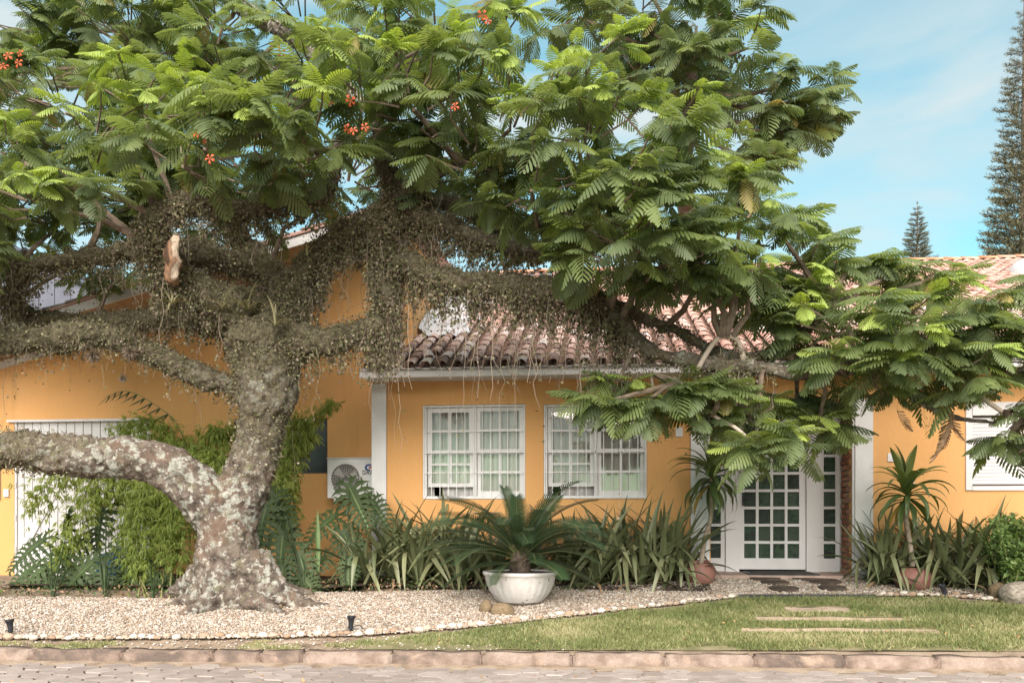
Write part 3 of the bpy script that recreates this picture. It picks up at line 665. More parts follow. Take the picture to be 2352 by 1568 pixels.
# the white door with its side lights
z0 = zt0
db = Vector((X(1775, YD), YD, z0)); door = empty('door', db - house.location, parent=house)
def glazed(par, base, xa, xb, za, zb, cols, zrows, y, m, gm, name='door_leaf'):
    """stiles, rails and muntins around panes, panes as pieces of their own"""
    mb = MB(); xs = [xa] + [c for cc in cols for c in cc] + [xb]; zs = [za] + [c for cc in zrows for c in cc] + [zb]
    for i in range(0, len(xs), 2): mb.box(xs[i], xs[i + 1], y, y + .04, za, zb)
    for c in cols:
        for j in range(0, len(zs), 2): mb.box(c[0], c[1], y + .003, y + .037, zs[j], zs[j + 1])
    putw(mb, name, m, par, base)
    for c in cols:
        for r in zrows:
            putw(MB().box(c[0] - .003, c[1] + .003, y + .018, y + .024, r[0] - .003, r[1] + .003), 'pane', gm, par, base)
rows = []
for k in range(8):
    vb = 1281.5 - k * 39.6; rows.append((Z(1775, vb, YD), Z(1775, vb - 33.5, YD)))
lx0, lx1 = X(1698.5, YD), X(1851, YD)
cols = [(X(1709.5 + k * 33.2, YD), X(1736.5 + k * 33.2, YD)) for k in range(4)]
ztop = Z(1775, 946, YD)
glazed(door, db, lx0, lx1, z0 + .035, ztop, cols, rows, YD + .01, M['white_door'], M['green_glass'])
putw(MB().tube([(lx0 + .05, YD - .02, z0 + 1.0), (lx0 + .05, YD - .055, z0 + 1.0), (lx0 + .14, YD - .055, z0 + 1.0)], .011, 8).box(lx0 + .035, lx0 + .065, YD - .008, YD + .009, z0 + .9, z0 + 1.08), 'handle', M['black'], door, db)
fr = MB(); e = .002
zh = dzt - .004
for (ua, ub) in ((1666, 1698), (1851.5, 1884.5)): fr.box(X(ua, YD) + e, X(ub, YD) - e, YD - .02, YD + .07, z0 + .002, zh)
fr.box(X(1930.5, YD), dx1 - .001, YD - .01, YD + .07, z0 + .002, zh)
fr.box(lx0, lx1, YD - .01, YD + .07, ztop + .008, zh)
fr.box(X(1885, YD), X(1930, YD), YD + .004, YD + .06, Z(1905, 944, YD), zh); fr.box(dx0, X(1665.5, YD), YD + .004, YD + .06, Z(1650, 944, YD), zh)
putw(fr, 'door_frame', M['white_door'], door, db)
for (ua, ub, pa, pb) in ((1885, 1930, 1892.5, 1919.5), (1622, 1665.5, 1629, 1656)):
    sb = Vector((X((ua + ub) / 2, YD), YD, z0)); sd = empty('side_light', sb - house.location, parent=house)
    glazed(sd, sb, X(ua, YD) + e, X(ub, YD) - e, z0 + .004, Z(1905, 945, YD), [(X(pa, YD), X(pb, YD))], rows, YD + .012, M['white_door'], M['green_glass'])
# lamp hanging above the door
lb = MB(); lx = X(1789, 11.9); lz0, lz1 = Z(1789, 958, 11.9), Z(1789, 928, 11.9)
lb.box(lx - .075, lx + .075, 11.83, 11.97, lz0, lz1, bev=.012); lb.box(lx - .095, lx + .095, 11.81, 11.99, lz1 + .001, lz1 + .022); lb.tube([(lx, 11.9, lz1 + .02), (lx, 11.9, dzt)], .008, 6)
lb.obj('lantern', M['black'], house)
# plates on the wall
for (u, v, ww, hh) in ((2046, 1050, .085, .11), (2092, 1104, .09, .07), (1560, 992, .09, .12)):
    pz = P(u, v, YF); mb = MB().box(pz.x - ww / 2, pz.x + ww / 2, YF - .012, YF - .001, pz.z - hh / 2, pz.z + hh / 2, bev=.004); mb.box(pz.x - ww * .25, pz.x + ww * .25, YF - .016, YF - .0125, pz.z - hh * .2, pz.z + hh * .2); mb.obj('switch_plate', M['white'], house)
# fascia and soffit
xe0 = X(825, YE); xe1 = 8.6
MB().box(xe0, xe1, YE, YE + .03, ZE, ZE + .125, bev=.004).obj('fascia', M['white'], house)
MB().box(xe0 + .01, xe1, YE + .031, YF - .003, ZE + .02, ZE + .035).obj('soffit', M['white'], house)

# ---- tiled roof
SL = .42; ZR = ZE + .155; pit = math.atan(SL)
def roof_z(y): return ZR + SL * (y - YE)
GX = X(945, 12.40)                          # right corner of the gabled wing
roof = empty('roof', Vector((1.5, YE, ZR)) - house.location, parent=house); rb = Vector((1.5, YE, ZR))
PX = .206; LT = .40; EXP = .335
def tile_mesh(k):
    rr = random.Random(k); vv = []; ff = []; n = 6
    for (yy, r) in ((0, .074), (LT, .060)):
        for s_ in (1, .84):
            for i in range(n + 1):
                t = math.pi * i / n; vv.append((-math.cos(t) * r * s_, yy, math.sin(t) * r * .62 * s_ + .012 + rr.uniform(-.0015, .0015)))
    q = n + 1
    for i in range(n):
        ff += [(i, i + 1, 2 * q + i + 1, 2 * q + i), (q + i + 1, q + i, 3 * q + i, 3 * q + i + 1), (i + 1, i, q + i, q + i + 1)]
    me = MB().add(vv, ff).mesh('roof_tile', M['tile'], True); return me
tmv = [tile_mesh(k) for k in range(6)]
Rx = Matrix.Rotation(pit, 4, 'X')
tiles = []
ncol = int((9.2 - xe0) / PX)
for c in range(ncol):
    x = xe0 + .06 + c * PX
    for r in range(30):
        d = -.05 + r * EXP; y = YE + d * math.cos(pit)
        if y > 19.3: continue
        if x < GX + .05 and y > 12.05: continue
        p = Vector((x, y, ZR + d * math.sin(pit) + .012))
        u, v = proj(*p); tiles.append((p, u, v, r, c))
def score(t):
    p, u, v, r, c = t
    if not (-20 < u < 2380): return 9e9
    pen = 0
    if u > 1560 and v > 770: pen += 5
    return depth(p) + pen
tiles.sort(key=score)
rest = MB()
tarr = []
for k, (p, u, v, r, c) in enumerate(tiles):
    Mx = Matrix.Translation(p) @ Matrix.Rotation(R.gauss(0, .02), 4, 'Z') @ Rx @ Matrix.Rotation(R.gauss(.030, .010), 4, 'X').inverted() @ Matrix.Rotation(R.gauss(0, .04), 4, 'Y')
    if r == 1 and c == 4: Mx = Mx @ Matrix.Translation((.02, -.12, .03)) @ Matrix.Rotation(.25, 4, 'Z')
    if k < 300:
        link('roof_tile', tmv[k % 6], roof, Matrix.Translation(-rb) @ Mx)
    else: tarr.append((Mx, k % 6))
tv = [np.array([q.co[:] for q in me.vertices]) for me in tmv]; tf = np.array([p.vertices[:] for p in tmv[0].polygons])
for grp in range(1):
    VVs = []; FFs = []; off = 0
    for Mx, k in tarr:
        a = np.array(Mx)[:3]; VVs.append(tv[k] @ a[:, :3].T + a[:, 3]); FFs.append(tf + off); off += len(tv[k])
    me = np_mesh('roof_tiles', np.concatenate(VVs), np.concatenate(FFs), M['tile_far'], smooth=True)
    o = link('roof_tiles', me, roof); o.location = -rb; o['kind'] = 'stuff'
# channels (lower tiles, full of litter), one corrugated sheet
vv = []; ff = []; nx = ncol * 6
ys = [YE - .03, 12.05, 19.35]
def chz(x): 
    t = (x - xe0 - .06) / PX; f_ = t - math.floor(t); return .052 * (1 - math.sin(math.pi * f_)) 
def chan(xa, xb, ya, yb):
    mb = MB(); n = int((xb - xa) / PX * 8); vv = []
    for i in range(n + 1):
        x = xa + (xb - xa) * i / n
        for y in (ya, yb): vv.append((x, y, roof_z(y) - .045 + chz(x)))
    mb.add(vv, [(2 * i, 2 * i + 2, 2 * i + 3, 2 * i + 1) for i in range(n)]); return mb
mb = chan(xe0, 9.2, YE - .03, 12.05); m2 = chan(GX + .01, 9.2, 12.05, 19.35); mb.add(m2.v, m2.f)
o = link('tile_channels', mb.mesh('tile_channels', M['channel'], True), roof); o.location = -rb
mb = MB(); mb.add([(xe0, YE - .02, roof_z(YE - .02) - .06), (9.2, YE - .02, roof_z(YE - .02) - .06), (9.2, 19.3, roof_z(19.3) - .06), (GX, 19.3, roof_z(19.3) - .06), (GX, 12.05, roof_z(12.05) - .06), (xe0, 12.05, roof_z(12.05) - .06)], [(0, 1, 2, 3, 4, 5)])
o = link('roof_deck', mb.mesh('roof_deck', M['interior']), roof); o.location = -rb
# ridge tiles
rtm = tile_mesh(99); rtm.materials.clear(); rtm.materials.append(M['orange_tile'])
zr = roof_z(19.35)
for k in range(32):
    x = GX + .2 + k * .36
    if x > 9.2: break
    link('ridge_tile', rtm, roof, Matrix.Translation(Vector((x, 19.33, zr - .01 + R.uniform(-.01, .01))) - rb) @ Matrix.Rotation(-math.pi / 2 + R.uniform(-.03, .03), 4, 'Z') @ Matrix.Diagonal((1.9, .98, 1.7, 1)))
# back slope so that the roof is a solid form
mb = MB().add([(GX, 19.4, zr - .02), (9.2, 19.4, zr - .02), (9.2, 27, 3.3), (GX, 27, 3.3)], [(0, 1, 2, 3)]).add([(9.0, YF, .3), (9.0, 27, .3), (9.0, 27, 3.3), (9.0, 19.4, zr - .1), (9.0, YF, 3.3)], [(0, 1, 2, 3, 4)])
o = link('rear_slope', mb.mesh('rear_slope', M['tile_far']), roof); o.location = -rb
# white dome skylight at the right of the roof
p = P(2352, 682, 17.2); o = MB().lathe([(.52, 0), (.50, .10), (.42, .2), (.25, .28), (0, .31)], 20).mesh('skylight', M['tarp'], True)
o = link('skylight', o, roof, Matrix.Translation(Vector((p.x + .28, 17.2, roof_z(17.2) + .03)) - rb) @ Rx)

# tarp over the junction
vv = []; ff = []; nu, nv = 14, 26
ta = P(940, 752, 12.75)
for j in range(nv + 1):
    y = 12.75 + (17.0 - 12.75) * j / nv
    for i in range(nu + 1):
        f_ = i / nu; wd = .66 + .10 * math.sin(j * .9) + .14 * noise.noise((j * .7, 0, 2))
        x = GX + .03 + f_ * wd
        z = roof_z(y) + .09 + .05 * noise.noise((x * 4, y * 2.2, 0)) + .05 * noise.noise((x * 9, y * 4, 4)) + .03 * noise.noise((x * 19, y * 9, 4)) + max(0, .16 - f_ * .6) * (1 + .5 * noise.noise((y * 2, 0, 0)))
        if i == nu or j == 0: z -= .05
        vv.append((x, y, z))
for j in range(nv):
    for i in range(nu):
        a = j * (nu + 1) + i; ff.append((a, a + 1, a + nu + 2, a + nu + 1))
o = MB().add(vv, ff).obj('tarp', M['tarp'], None, True); tag(o, 'crumpled white sheet laid over the roof tiles against the yellow side wall', 'tarp')

# ================================================================== THE GABLED WING ON THE LEFT
YG = 12.40
wing = empty('gabled_house', (-6, YG, .45), label='yellow gabled building with white garage door behind the mossy tree', cat='house')
def gz(x): return 3.90 + .263 * (x + 8.47)      # roof underside line
gx0 = -15.0
# front wall with door and dark window openings
gd = (X(33, YG), X(346, YG), .40, Z(190, 966, YG)); dw = (X(537, YG), X(752, YG), Z(700, 1087, YG), Z(700, 960, YG))
wall_open('wall', gx0, GX, .2, 3.2, YG, .16, [gd, dw], M['wall'], wing)
mb = MB(); mb.add([(gx0, YG, 3.2), (GX, YG, 3.2), (GX, YG, gz(GX) - .02), (gx0, YG, max(3.2, gz(gx0)) - .0)], [(0, 1, 2, 3)])
mb.add([(GX, YG + .001, .2), (GX, 21, .2), (GX, 21, gz(GX) - .02), (GX, YG + .001, gz(GX) - .02)], [(0, 1, 2, 3)]); mb.obj('gable_wall', M['wall'], wing)
MB().box(GX - .05, GX + .02, YG - .02, YG - .002, 3.7, gz(GX) - .05).obj('corner_trim', M['wall'], wing)
# roof slab, barge board, tile ends
YV = 11.45
ang = math.atan(.263)
def gslab(mb, xa, xb, ya, yb, o0, o1):
    mb.add([(xa, ya, gz(xa) + o0), (xb, ya, gz(xb) + o0), (xb, yb, gz(xb) + o0), (xa, yb, gz(xa) + o0), (xa, ya, gz(xa) + o1), (xb, ya, gz(xb) + o1), (xb, yb, gz(xb) + o1), (xa, yb, gz(xa) + o1)],
           [(3, 2, 1, 0), (4, 5, 6, 7), (0, 1, 5, 4), (1, 2, 6, 5), (2, 3, 7, 6), (3, 0, 4, 7)]); return mb
gslab(MB(), -15, GX + .15, YV + .03, YG - .002, .0, .02).obj('soffit', M['soffit'], wing)
gslab(MB(), -15, GX + .15, YV, YV + .028, -.03, .10).obj('barge_board', M['white'], wing)
gslab(MB(), -15, GX + .2, YV - .03, 21.5, .105, .135).obj('roof', M['tile_far'], wing)
gslab(MB(), -15, GX - .002, YG - .03, YG - .003, -.14, -.03).obj('wall_trim', M['white'], wing)
ttm = tile_mesh(55)
x = -9.5
while x < GX + .1:
    for q in range(2):
        link('verge_tile', ttm, wing, Matrix.Translation(Vector((x, YV + .06 + q * .22, gz(x) + .135)) - wing.location) @ Matrix.Rotation(-ang, 4, 'Y') @ Matrix.Rotation(-math.pi / 2 + R.uniform(-.04, .04), 4, 'Z') @ Matrix.Rotation(R.uniform(-.05, .05), 4, 'X') @ Matrix.Diagonal((1.35, 1, 1.1, 1)))
    x += .34
MB().add([(gx0, YG + .161, .3), (GX - .02, YG + .161, .3), (GX - .02, 14, .3), (gx0, 14, .3), (gx0, YG + .161, 3.2), (GX - .02, YG + .161, 3.2), (GX - .02, 14, 3.2), (gx0, 14, 3.2)], [(3, 2, 6, 7), (4, 7, 6, 5), (0, 1, 2, 3)]).obj('interior', M['darkwin'], wing)
# garage door of white boards
gdb = Vector(((gd[0] + gd[1]) / 2, YG, gd[2])); gdo = empty('garage_door', gdb - wing.location, parent=wing)
nb = 16; wx = (gd[1] - gd[0]) / nb
zlo = Z(60, 1328, YG)
for k in range(nb):
    putw(MB().box(gd[0] + k * wx + .004, gd[0] + (k + 1) * wx - .004, YG + .03 + R.uniform(0, .004), YG + .055, zlo, gd[3] - .004, bev=.004), 'plank', M['white_door'], gdo, gdb)
dl = gd[0] + wx * 7.5
brd = Z(60, 1264, YG)
putw(MB().box(gd[0] + .01, gd[0] + wx * 7 - .01, YG + .008, YG + .028, brd - .16, brd, bev=.004), 'brace', M['white_door'], gdo, gdb)
a = Vector((gd[0] + .12, YG + .018, brd + .02)); b = Vector((gd[0] + wx * 6.6, YG + .018, brd + 1.35)); dd = b - a
Mb = Matrix.Translation((a + b) / 2) @ Matrix.Rotation(-math.atan2(dd.z, dd.x), 4, 'Y')
putw(MB().box(-dd.length / 2, dd.length / 2, -.011, .009, -.06, .06, M=Mb, bev=.004), 'brace', M['white_door'], gdo, gdb)
putw(MB().box(gd[0] + .002, gd[0] + .035, YG + .004, YG + .029, zlo, gd[3] - .005), 'stile', M['white_door'], gdo, gdb)
for hz in (brd + .95, brd + .45, brd - .03, zlo + .2):
    putw(MB().box(gd[0] + .004, gd[0] + .03, YG - .006, YG + .003, hz, hz + .09), 'hinge', M['ac_grille'], gdo, gdb)
MB().box(X(20, YG), X(352, YG), YG - .05, YG - .002, gd[3] - .012, gd[3] + .022).obj('door_rail', M['white_door'], wing)
MB().box(X(-200, YG), X(112, YG), YG - .35, YG - .003, .2, Z(60, 1331, YG)).obj('door_sill', M['strip'], wing)
# dark window
MB().box(dw[0] + .002, dw[1] - .002, YG + .05, YG + .07, dw[2] + .002, dw[3] - .002).obj('window_panel', M['darkwin'], wing)
mb = MB(); mb.box(dw[0] + .002, dw[0] + .03, YG + .02, YG + .049, dw[2] + .002, dw[3] - .002); mb.box(dw[1] - .03, dw[1] - .002, YG + .02, YG + .049, dw[2] + .002, dw[3] - .002); mb.box(dw[0] + .031, dw[1] - .031, YG + .02, YG + .049, dw[2] + .002, dw[2] + .03)
mb.obj('window_frame', M['black'], wing)
for (u, v, ww, hh, mm) in ((16, 1132, .085, .12, 'white'), (-2, 1110, .06, .5, 'ac_grille')):
    pz = P(u, v, YG); mb = MB().box(pz.x - ww / 2, pz.x + ww / 2, YG - .03, YG - .002, pz.z - hh / 2, pz.z + hh / 2, bev=.008); mb.box(pz.x - .012, pz.x + .012, YG - .034, YG - .0305, pz.z - .02, pz.z + .02); mb.obj('switch_plate' if mm == 'white' else 'meter_box', M[mm], wing)
pz = P(742, 689, YG); MB().tube([(pz.x, YG - .001, pz.z), (pz.x, YG - .12, pz.z - .01)], .022, 10).obj('vent_pipe', M['black'], wing)

# air conditioner
ya = 12.02; ax0, az1 = X(750, ya), Z(790, 1053, ya); aw, ah = .84, .56; az0 = az1 - ah
ac = empty('air_conditioner', (ax0 + aw / 2, ya + .16, az0), label='white outdoor air conditioner unit with round fan grille by the white corner post', cat='air conditioner')
mb = MB(); fcx, fcz, fr_ = ax0 + .275, az0 + ah * .50, .205
mb.box(ax0, ax0 + aw, ya + .02, ya + .32, az0, az1, bev=.012); mb.box(ax0 - .006, ax0 + aw + .006, ya + .012, ya + .325, az1 + .001, az1 + .018, bev=.006); mb.obj('casing', M['ac_white'], ac)
mb = MB(); n = 36; vv = []; sq = []
for k in range(n):
    t = 2 * math.pi * k / n; c, s = math.cos(t), math.sin(t); q = .245 / max(abs(c), abs(s)); q = min(q, .275)
    vv.append((fcx + fr_ * c, ya + .004, fcz + fr_ * s)); sq.append((fcx + q * c, ya + .004, fcz + q * s))
sq2 = [(a_, ya + .019, c_) for a_, b_2, c_ in sq]
mb.add(vv + sq + sq2, [(k, (k + 1) % n, n + (k + 1) % n, n + k) for k in range(n)] + [(n + k, n + (k + 1) % n, 2 * n + (k + 1) % n, 2 * n + k) for k in range(n)]); mb.obj('fan_surround', M['ac_white'], ac)
mb = MB(); mb.add([(fcx + .24 * math.cos(t), ya + .016, fcz + .24 * math.sin(t)) for t in [2 * math.pi * k / 32 for k in range(32)]], [tuple(range(32))]); mb.obj('fan_recess', M['ac_dark'], ac)
mb = MB()
for k in range(28):
    t = 2 * math.pi * k / 28; mb.tube([(fcx + .05 * math.cos(t), ya, fcz + .05 * math.sin(t)), (fcx + .21 * math.cos(t + .12), ya, fcz + .21 * math.sin(t + .12))], .0035, 4)
for rr in (.05, .085, .12, .15, .18, .207): mb.tube([(fcx + rr * math.cos(2 * math.pi * k / 32), ya - .002, fcz + rr * math.sin(2 * math.pi * k / 32)) for k in range(33)], .0028 if rr < .2 else .005, 4, cap=False)
mb.obj('fan_grille', M['ac_grille'], ac)
mb = MB()
for k in range(3):
    t0 = 2 * math.pi * k / 3
    mb.add([(fcx + .03 * math.cos(t0), ya + .012, fcz + .03 * math.sin(t0)), (fcx + .19 * math.cos(t0), ya + .010, fcz + .19 * math.sin(t0)), (fcx + .19 * math.cos(t0 + .7), ya + .014, fcz + .19 * math.sin(t0 + .7)), (fcx + .05 * math.cos(t0 + .8), ya + .014, fcz + .05 * math.sin(t0 + .8))], [(0, 1, 2, 3)])
mb.obj('fan_blade', M['ac_grille'], ac)
# emblem and lettering on the casing
ex, ez = X(847, ya), Z(847, 1073, ya)
mb = MB(); r1, r2 = .062, .034
arc = [math.radians(40 + 250 * k / 16) for k in range(17)]
mb.add([(ex + r * math.cos(t), ya + .017, ez + r * .8 * math.sin(t)) for t in arc for r in (r1, r2)], [(2 * k, 2 * k + 2, 2 * k + 3, 2 * k + 1) for k in range(16)]); mb.obj('emblem', M['blue_ink'], ac)
mb = MB(); mb.add([(ex - .005, ya + .0165, ez - .012), (ex + .06, ya + .0165, ez - .012), (ex + .06, ya + .0165, ez + .012), (ex - .005, ya + .0165, ez + .012)], [(0, 1, 2, 3)]).add([(ex + .036, ya + .0165, ez - .045), (ex + .06, ya + .0165, ez - .045), (ex + .06, ya + .0165, ez - .0125), (ex + .036, ya + .0165, ez - .0125)], [(0, 1, 2, 3)]); mb.obj('emblem_bar', M['red_ink'], ac)
tcv = bpy.data.curves.new('lettering', 'FONT'); tcv.body = 'GREE'; tcv.size = .085; tcv.extrude = .001; tcv.shear = .25; tcv.space_character = 1.1; tcv.offset = .0015; tcv.materials.append(M['black_ink'])
o = bpy.data.objects.new('lettering', tcv); COL.objects.link(o); o.parent = ac; o.location = Vector((X(829, ya), ya + .0165, Z(829, 1089, ya))) - ac.location; o.rotation_euler = (math.pi / 2, 0, 0)
# wall brackets
mb = MB()
for bx_ in (ax0 + .12, ax0 + aw - .12): mb.box(bx_ - .02, bx_ + .02, ya + .02, YG - .003, az0 - .04, az0 - .001)
mb.obj('bracket', M['ac_grille'], ac)

# grey building far left
yb = 24.0
gh = empty('grey_building', (X(100, yb), yb, 0), label='tall blue-grey metal clad building with sloping roof line behind the gabled house', cat='building')
ga, gb_, gc = P(-60, 545, yb), P(262, 693, yb), P(60, 575, yb)
mb = MB(); pts = [(P(-60, 520, yb).x, P(-60, 520, yb).z), (P(40, 600, yb).x, P(40, 590, yb).z), (P(60, 590, yb).x, P(60, 575, yb).z), (P(120, 620, yb).x, P(120, 622, yb).z), (gb_.x, gb_.z), (gb_.x, 0), (P(-60, 520, yb).x, 0)]
n = len(pts); mb.add([(a_, yb, c_) for a_, c_ in pts] + [(a_, yb + 10, c_) for a_, c_ in pts], [tuple(range(n))[::-1], tuple(range(n, 2 * n))] + [(k, (k + 1) % n, n + (k + 1) % n, n + k) for k in range(n)]); mb.obj('wall', M['grey_metal'], gh)
mb = MB()
x = ga.x
while x < gb_.x - .2:
    u_, v_ = proj(x, yb, 5); zt = float(np.interp(x, [q[0] for q in pts[:5]], [q[1] for q in pts[:5]]))
    mb.box(x, x + .05, yb - .03, yb - .002, 0, zt - .03); x += .5
mb.obj('cladding_rib', M['grey_metal'], gh)
mb = MB()
for k in range(4): mb.tube([(pts[k][0], yb - .05, pts[k][1] + .03), (pts[k + 1][0], yb - .05, pts[k + 1][1] + .03)], .06, 6)
mb.obj('roof_flashing', M['darkwin'], gh)
# ================================================================== THE BIG TREE
TB = G(560, 1388)
tree = empty('flamboyant_tree', tuple(TB), label='huge spreading tree with mossy trunk, feathery green leaves and few orange flowers', cat='tree')
# limbs: rows of (u, v, world y, radius, moss 0..1)
LIMBS = {
 'trunk': [(548, 1412, 9.62, .45, 0), (535, 1350, 9.62, .39, 0), (522, 1270, 9.62, .355, 0), (525, 1200, 9.62, .345, 0), (555, 1130, 9.62, .305, .12), (585, 1050, 9.65, .275, .38), (602, 965, 9.65, .275, .6), (612, 890, 9.65, .37, .6), (608, 810, 9.65, .42, 1), (600, 740, 9.65, .36, 1)],
 'big_left': [(515, 1215, 9.6, .31, 0), (478, 1150, 9.5, .30, 0), (425, 1100, 9.4, .27, 0), (360, 1068, 9.3, .255, 0), (285, 1054, 9.2, .24, .05), (200, 1046, 9.1, .235, .25), (100, 1036, 9.0, .23, .6), (0, 1028, 8.9, .215, .8), (-150, 1015, 8.7, .20, .8), (-330, 980, 8.5, .17, .8)],
 'second_left': [(585, 905, 9.7, .17, 1), (520, 882, 9.7, .125, .5), (450, 860, 9.6, .12, .8), (380, 828, 9.5, .12, 1), (310, 792, 9.4, .13, 1), (240, 770, 9.3, .14, 1), (150, 772, 9.2, .15, 1), (60, 780, 9.1, .15, 1), (-80, 790, 9.0, .13, 1)],
 'third_left': [(600, 760, 9.8, .22, 1), (530, 735, 9.95, .20, 1), (450, 725, 10.1, .17, 1), (350, 728, 10.3, .14, 1), (250, 735, 10.4, .12, 1), (150, 740, 10.5, .11, 1), (60, 722, 10.5, .12, 1), (10, 680, 10.5, .11, 1), (-60, 640, 10.5, .1, 1)],
 'stub_limb': [(580, 730, 9.6, .26, 1), (500, 690, 9.5, .22, 1), (430, 665, 9.4, .22, 1), (396, 630, 9.25, .19, 1), (385, 590, 9.2, .14, 1), (370, 540, 9.2, .12, 1), (320, 545, 9.1, .12, 1)],
 'upper_left': [(640, 760, 9.7, .28, 1), (650, 690, 9.75, .22, 1), (610, 625, 9.8, .17, 1), (520, 600, 9.9, .15, 1), (430, 575, 9.9, .15, 1), (330, 572, 9.9, .13, 1), (220, 590, 10, .11, 1), (110, 606, 10.1, .10, 1), (40, 640, 10.2, .13, 1), (30, 700, 10.2, .13, 1)],
 'far_left_up': [(60, 610, 10.1, .1, 1), (20, 590, 10, .1, .6), (-40, 560, 9.8, .1, .4)],
 'arch': [(320, 545, 9.1, .10, 1), (370, 495, 9.05, .10, 1), (430, 462, 9.0, .11, 1), (500, 470, 9.0, .10, 1), (560, 485, 9.0, .10, 1), (630, 470, 9.05, .11, .9), (700, 450, 9.1, .10, .7), (755, 430, 9.1, .09, .4), (775, 375, 9.1, .07, .2), (782, 320, 9.1, .05, 0)],
 'mid_up': [(650, 740, 9.75, .27, 1), (690, 660, 9.7, .20, 1), (735, 595, 9.6, .17, 1), (780, 550, 9.5, .15, 1), (840, 510, 9.4, .15, 1), (900, 490, 9.4, .14, 1), (960, 500, 9.4, .13, 1), (1030, 520, 9.4, .12, .8), (1100, 545, 9.3, .11, .7), (1200, 565, 9.2, .10, .5), (1300, 575, 9.1, .09, .3), (1400, 560, 9, .07, .2)],
 'low_right': [(640, 800, 9.65, .24, 1), (720, 782, 9.5, .155, 1), (790, 772, 9.45, .15, 1), (860, 760, 9.4, .15, 1), (895, 720, 9.4, .14, 1), (888, 650, 9.4, .14, 1), (880, 590, 9.4, .14, 1), (870, 530, 9.4, .14, 1)],
 'roof_limb': [(880, 580, 9.4, .15, 1), (960, 620, 9.3, .14, 1), (1060, 645, 9.2, .13, 1), (1160, 655, 9.1, .13, 1), (1260, 665, 9.0, .13, 1), (1340, 676, 9.0, .11, 1), (1395, 706, 9.0, .10, 1), (1440, 758, 9.0, .085, .5), (1500, 806, 9.0, .075, .3), (1580, 824, 9.0, .075, .35), (1680, 840, 9.0, .08, .6), (1760, 848, 9.0, .07, .2), (1830, 862, 9.0, .065, 0), (1890, 845, 9.0, .065, 0), (1940, 832, 9.0, .06, 0)],
 'roof_limb_upper': [(1400, 712, 9.0, .10, .6), (1470, 725, 9.1, .075, .5), (1540, 752, 9.15, .07, .5), (1600, 785, 9.2, .06, .5), (1680, 815, 9.2, .06, .6), (1740, 815, 9.2, .065, .6), (1800, 790, 9.2, .06, .3), (1850, 755, 9.2, .055, .1), (1900, 705, 9.2, .045, 0)],
 'bare_loop': [(1600, 850, 8.9, .028, .1), (1625, 800, 8.9, .026, .1), (1655, 772, 8.9, .026, .1), (1690, 780, 8.95, .028, .2), (1705, 810, 9.0, .03, .3), (1712, 835, 9.0, .04, .4)],
 'upright': [(900, 490, 9.4, .12, .9), (915, 440, 9.4, .095, .8), (890, 395, 9.35, .085, .7), (872, 340, 9.3, .08, .5), (868, 280, 9.3, .07, .4), (850, 220, 9.3, .06, .1)],
 'upright_fork': [(905, 455, 9.4, .085, .9), (960, 420, 9.3, .07, .6), (1000, 400, 9.2, .06, .3), (1060, 370, 9.1, .05, 0)],
 'dark_upper': [(925, 450, 9.4, .10, .8), (980, 455, 9.5, .10, .4), (1060, 478, 9.6, .09, .2), (1130, 510, 9.6, .085, .2), (1230, 520, 9.5, .07, .1), (1340, 500, 9.4, .05, 0)],
 'top_brown': [(868, 280, 9.6, .06, 0), (800, 200, 10.2, .065, 0), (715, 118, 10.8, .085, .1), (640, 70, 11.2, .10, .2), (560, 20, 11.6, .11, .2), (480, -40, 12, .11, .2)],
 'rear_up': [(680, 680, 10.0, .18, 1), (560, 560, 10.8, .15, .8), (470, 430, 11.4, .14, .5), (350, 300, 12, .12, .2), (210, 130, 12.5, .10, 0), (190, 60, 12.6, .09, 0), (185, -40, 12.7, .08, 0)],
 'right_lobe_a': [(1830, 862, 9.0, .06, 0), (1960, 850, 9.0, .05, 0), (2040, 880, 8.9, .045, 0), (2120, 925, 8.8, .035, 0), (2200, 955, 8.8, .03, 0), (2290, 972, 8.7, .022, 0)],
 'right_lobe_b': [(1940, 832, 9.0, .05, 0), (2080, 800, 9.0, .05, 0), (2200, 825, 8.9, .04, 0), (2300, 845, 8.8, .035, 0), (2420, 850, 8.7, .03, 0)],
 'pale_twig': [(2140, 840, 8.8, .025, 0), (2200, 880, 8.7, .024, 0), (2270, 925, 8.6, .022, 0), (2340, 968, 8.5, .02, 0)],
 'front_twig': [(1560, 880, 8.9, .03, .1), (1630, 950, 8.7, .02, 0), (1690, 985, 8.6, .018, 0), (1742, 1030, 8.55, .015, 0)],
 'root_right': [(575, 1290, 9.55, .25, 0), (618, 1345, 9.5, .20, 0), (668, 1376, 9.5, .12, 0), (715, 1388, 9.52, .07, 0), (775, 1394, 9.6, .03, 0)],
 'root_front': [(510, 1360, 9.4, .16, 0), (480, 1385, 9.2, .12, 0), (445, 1402, 9.05, .085, 0), (412, 1416, 8.95, .05, 0), (390, 1426, 8.9, .025, 0)],
 'root_left': [(490, 1320, 9.6, .20, 0), (448, 1368, 9.5, .13, 0), (405, 1386, 9.45, .06, 0), (370, 1394, 9.4, .025, 0)],
 'root_back': [(590, 1310, 9.8, .17, 0), (650, 1350, 9.95, .11, 0), (720, 1368, 10.1, .05, 0)], 'root_far_left': [(470, 1320, 9.8, .2, 0), (420, 1352, 9.9, .13, 0), (380, 1370, 9.95, .06, 0)],
 'root_mid': [(570, 1370, 9.35, .15, 0), (605, 1393, 9.25, .10, 0), (640, 1404, 9.15, .05, 0), (665, 1409, 9.1, .025, 0)],
}
samples = []      # (pos, radius, moss, limb)
body = MB(); thin = []
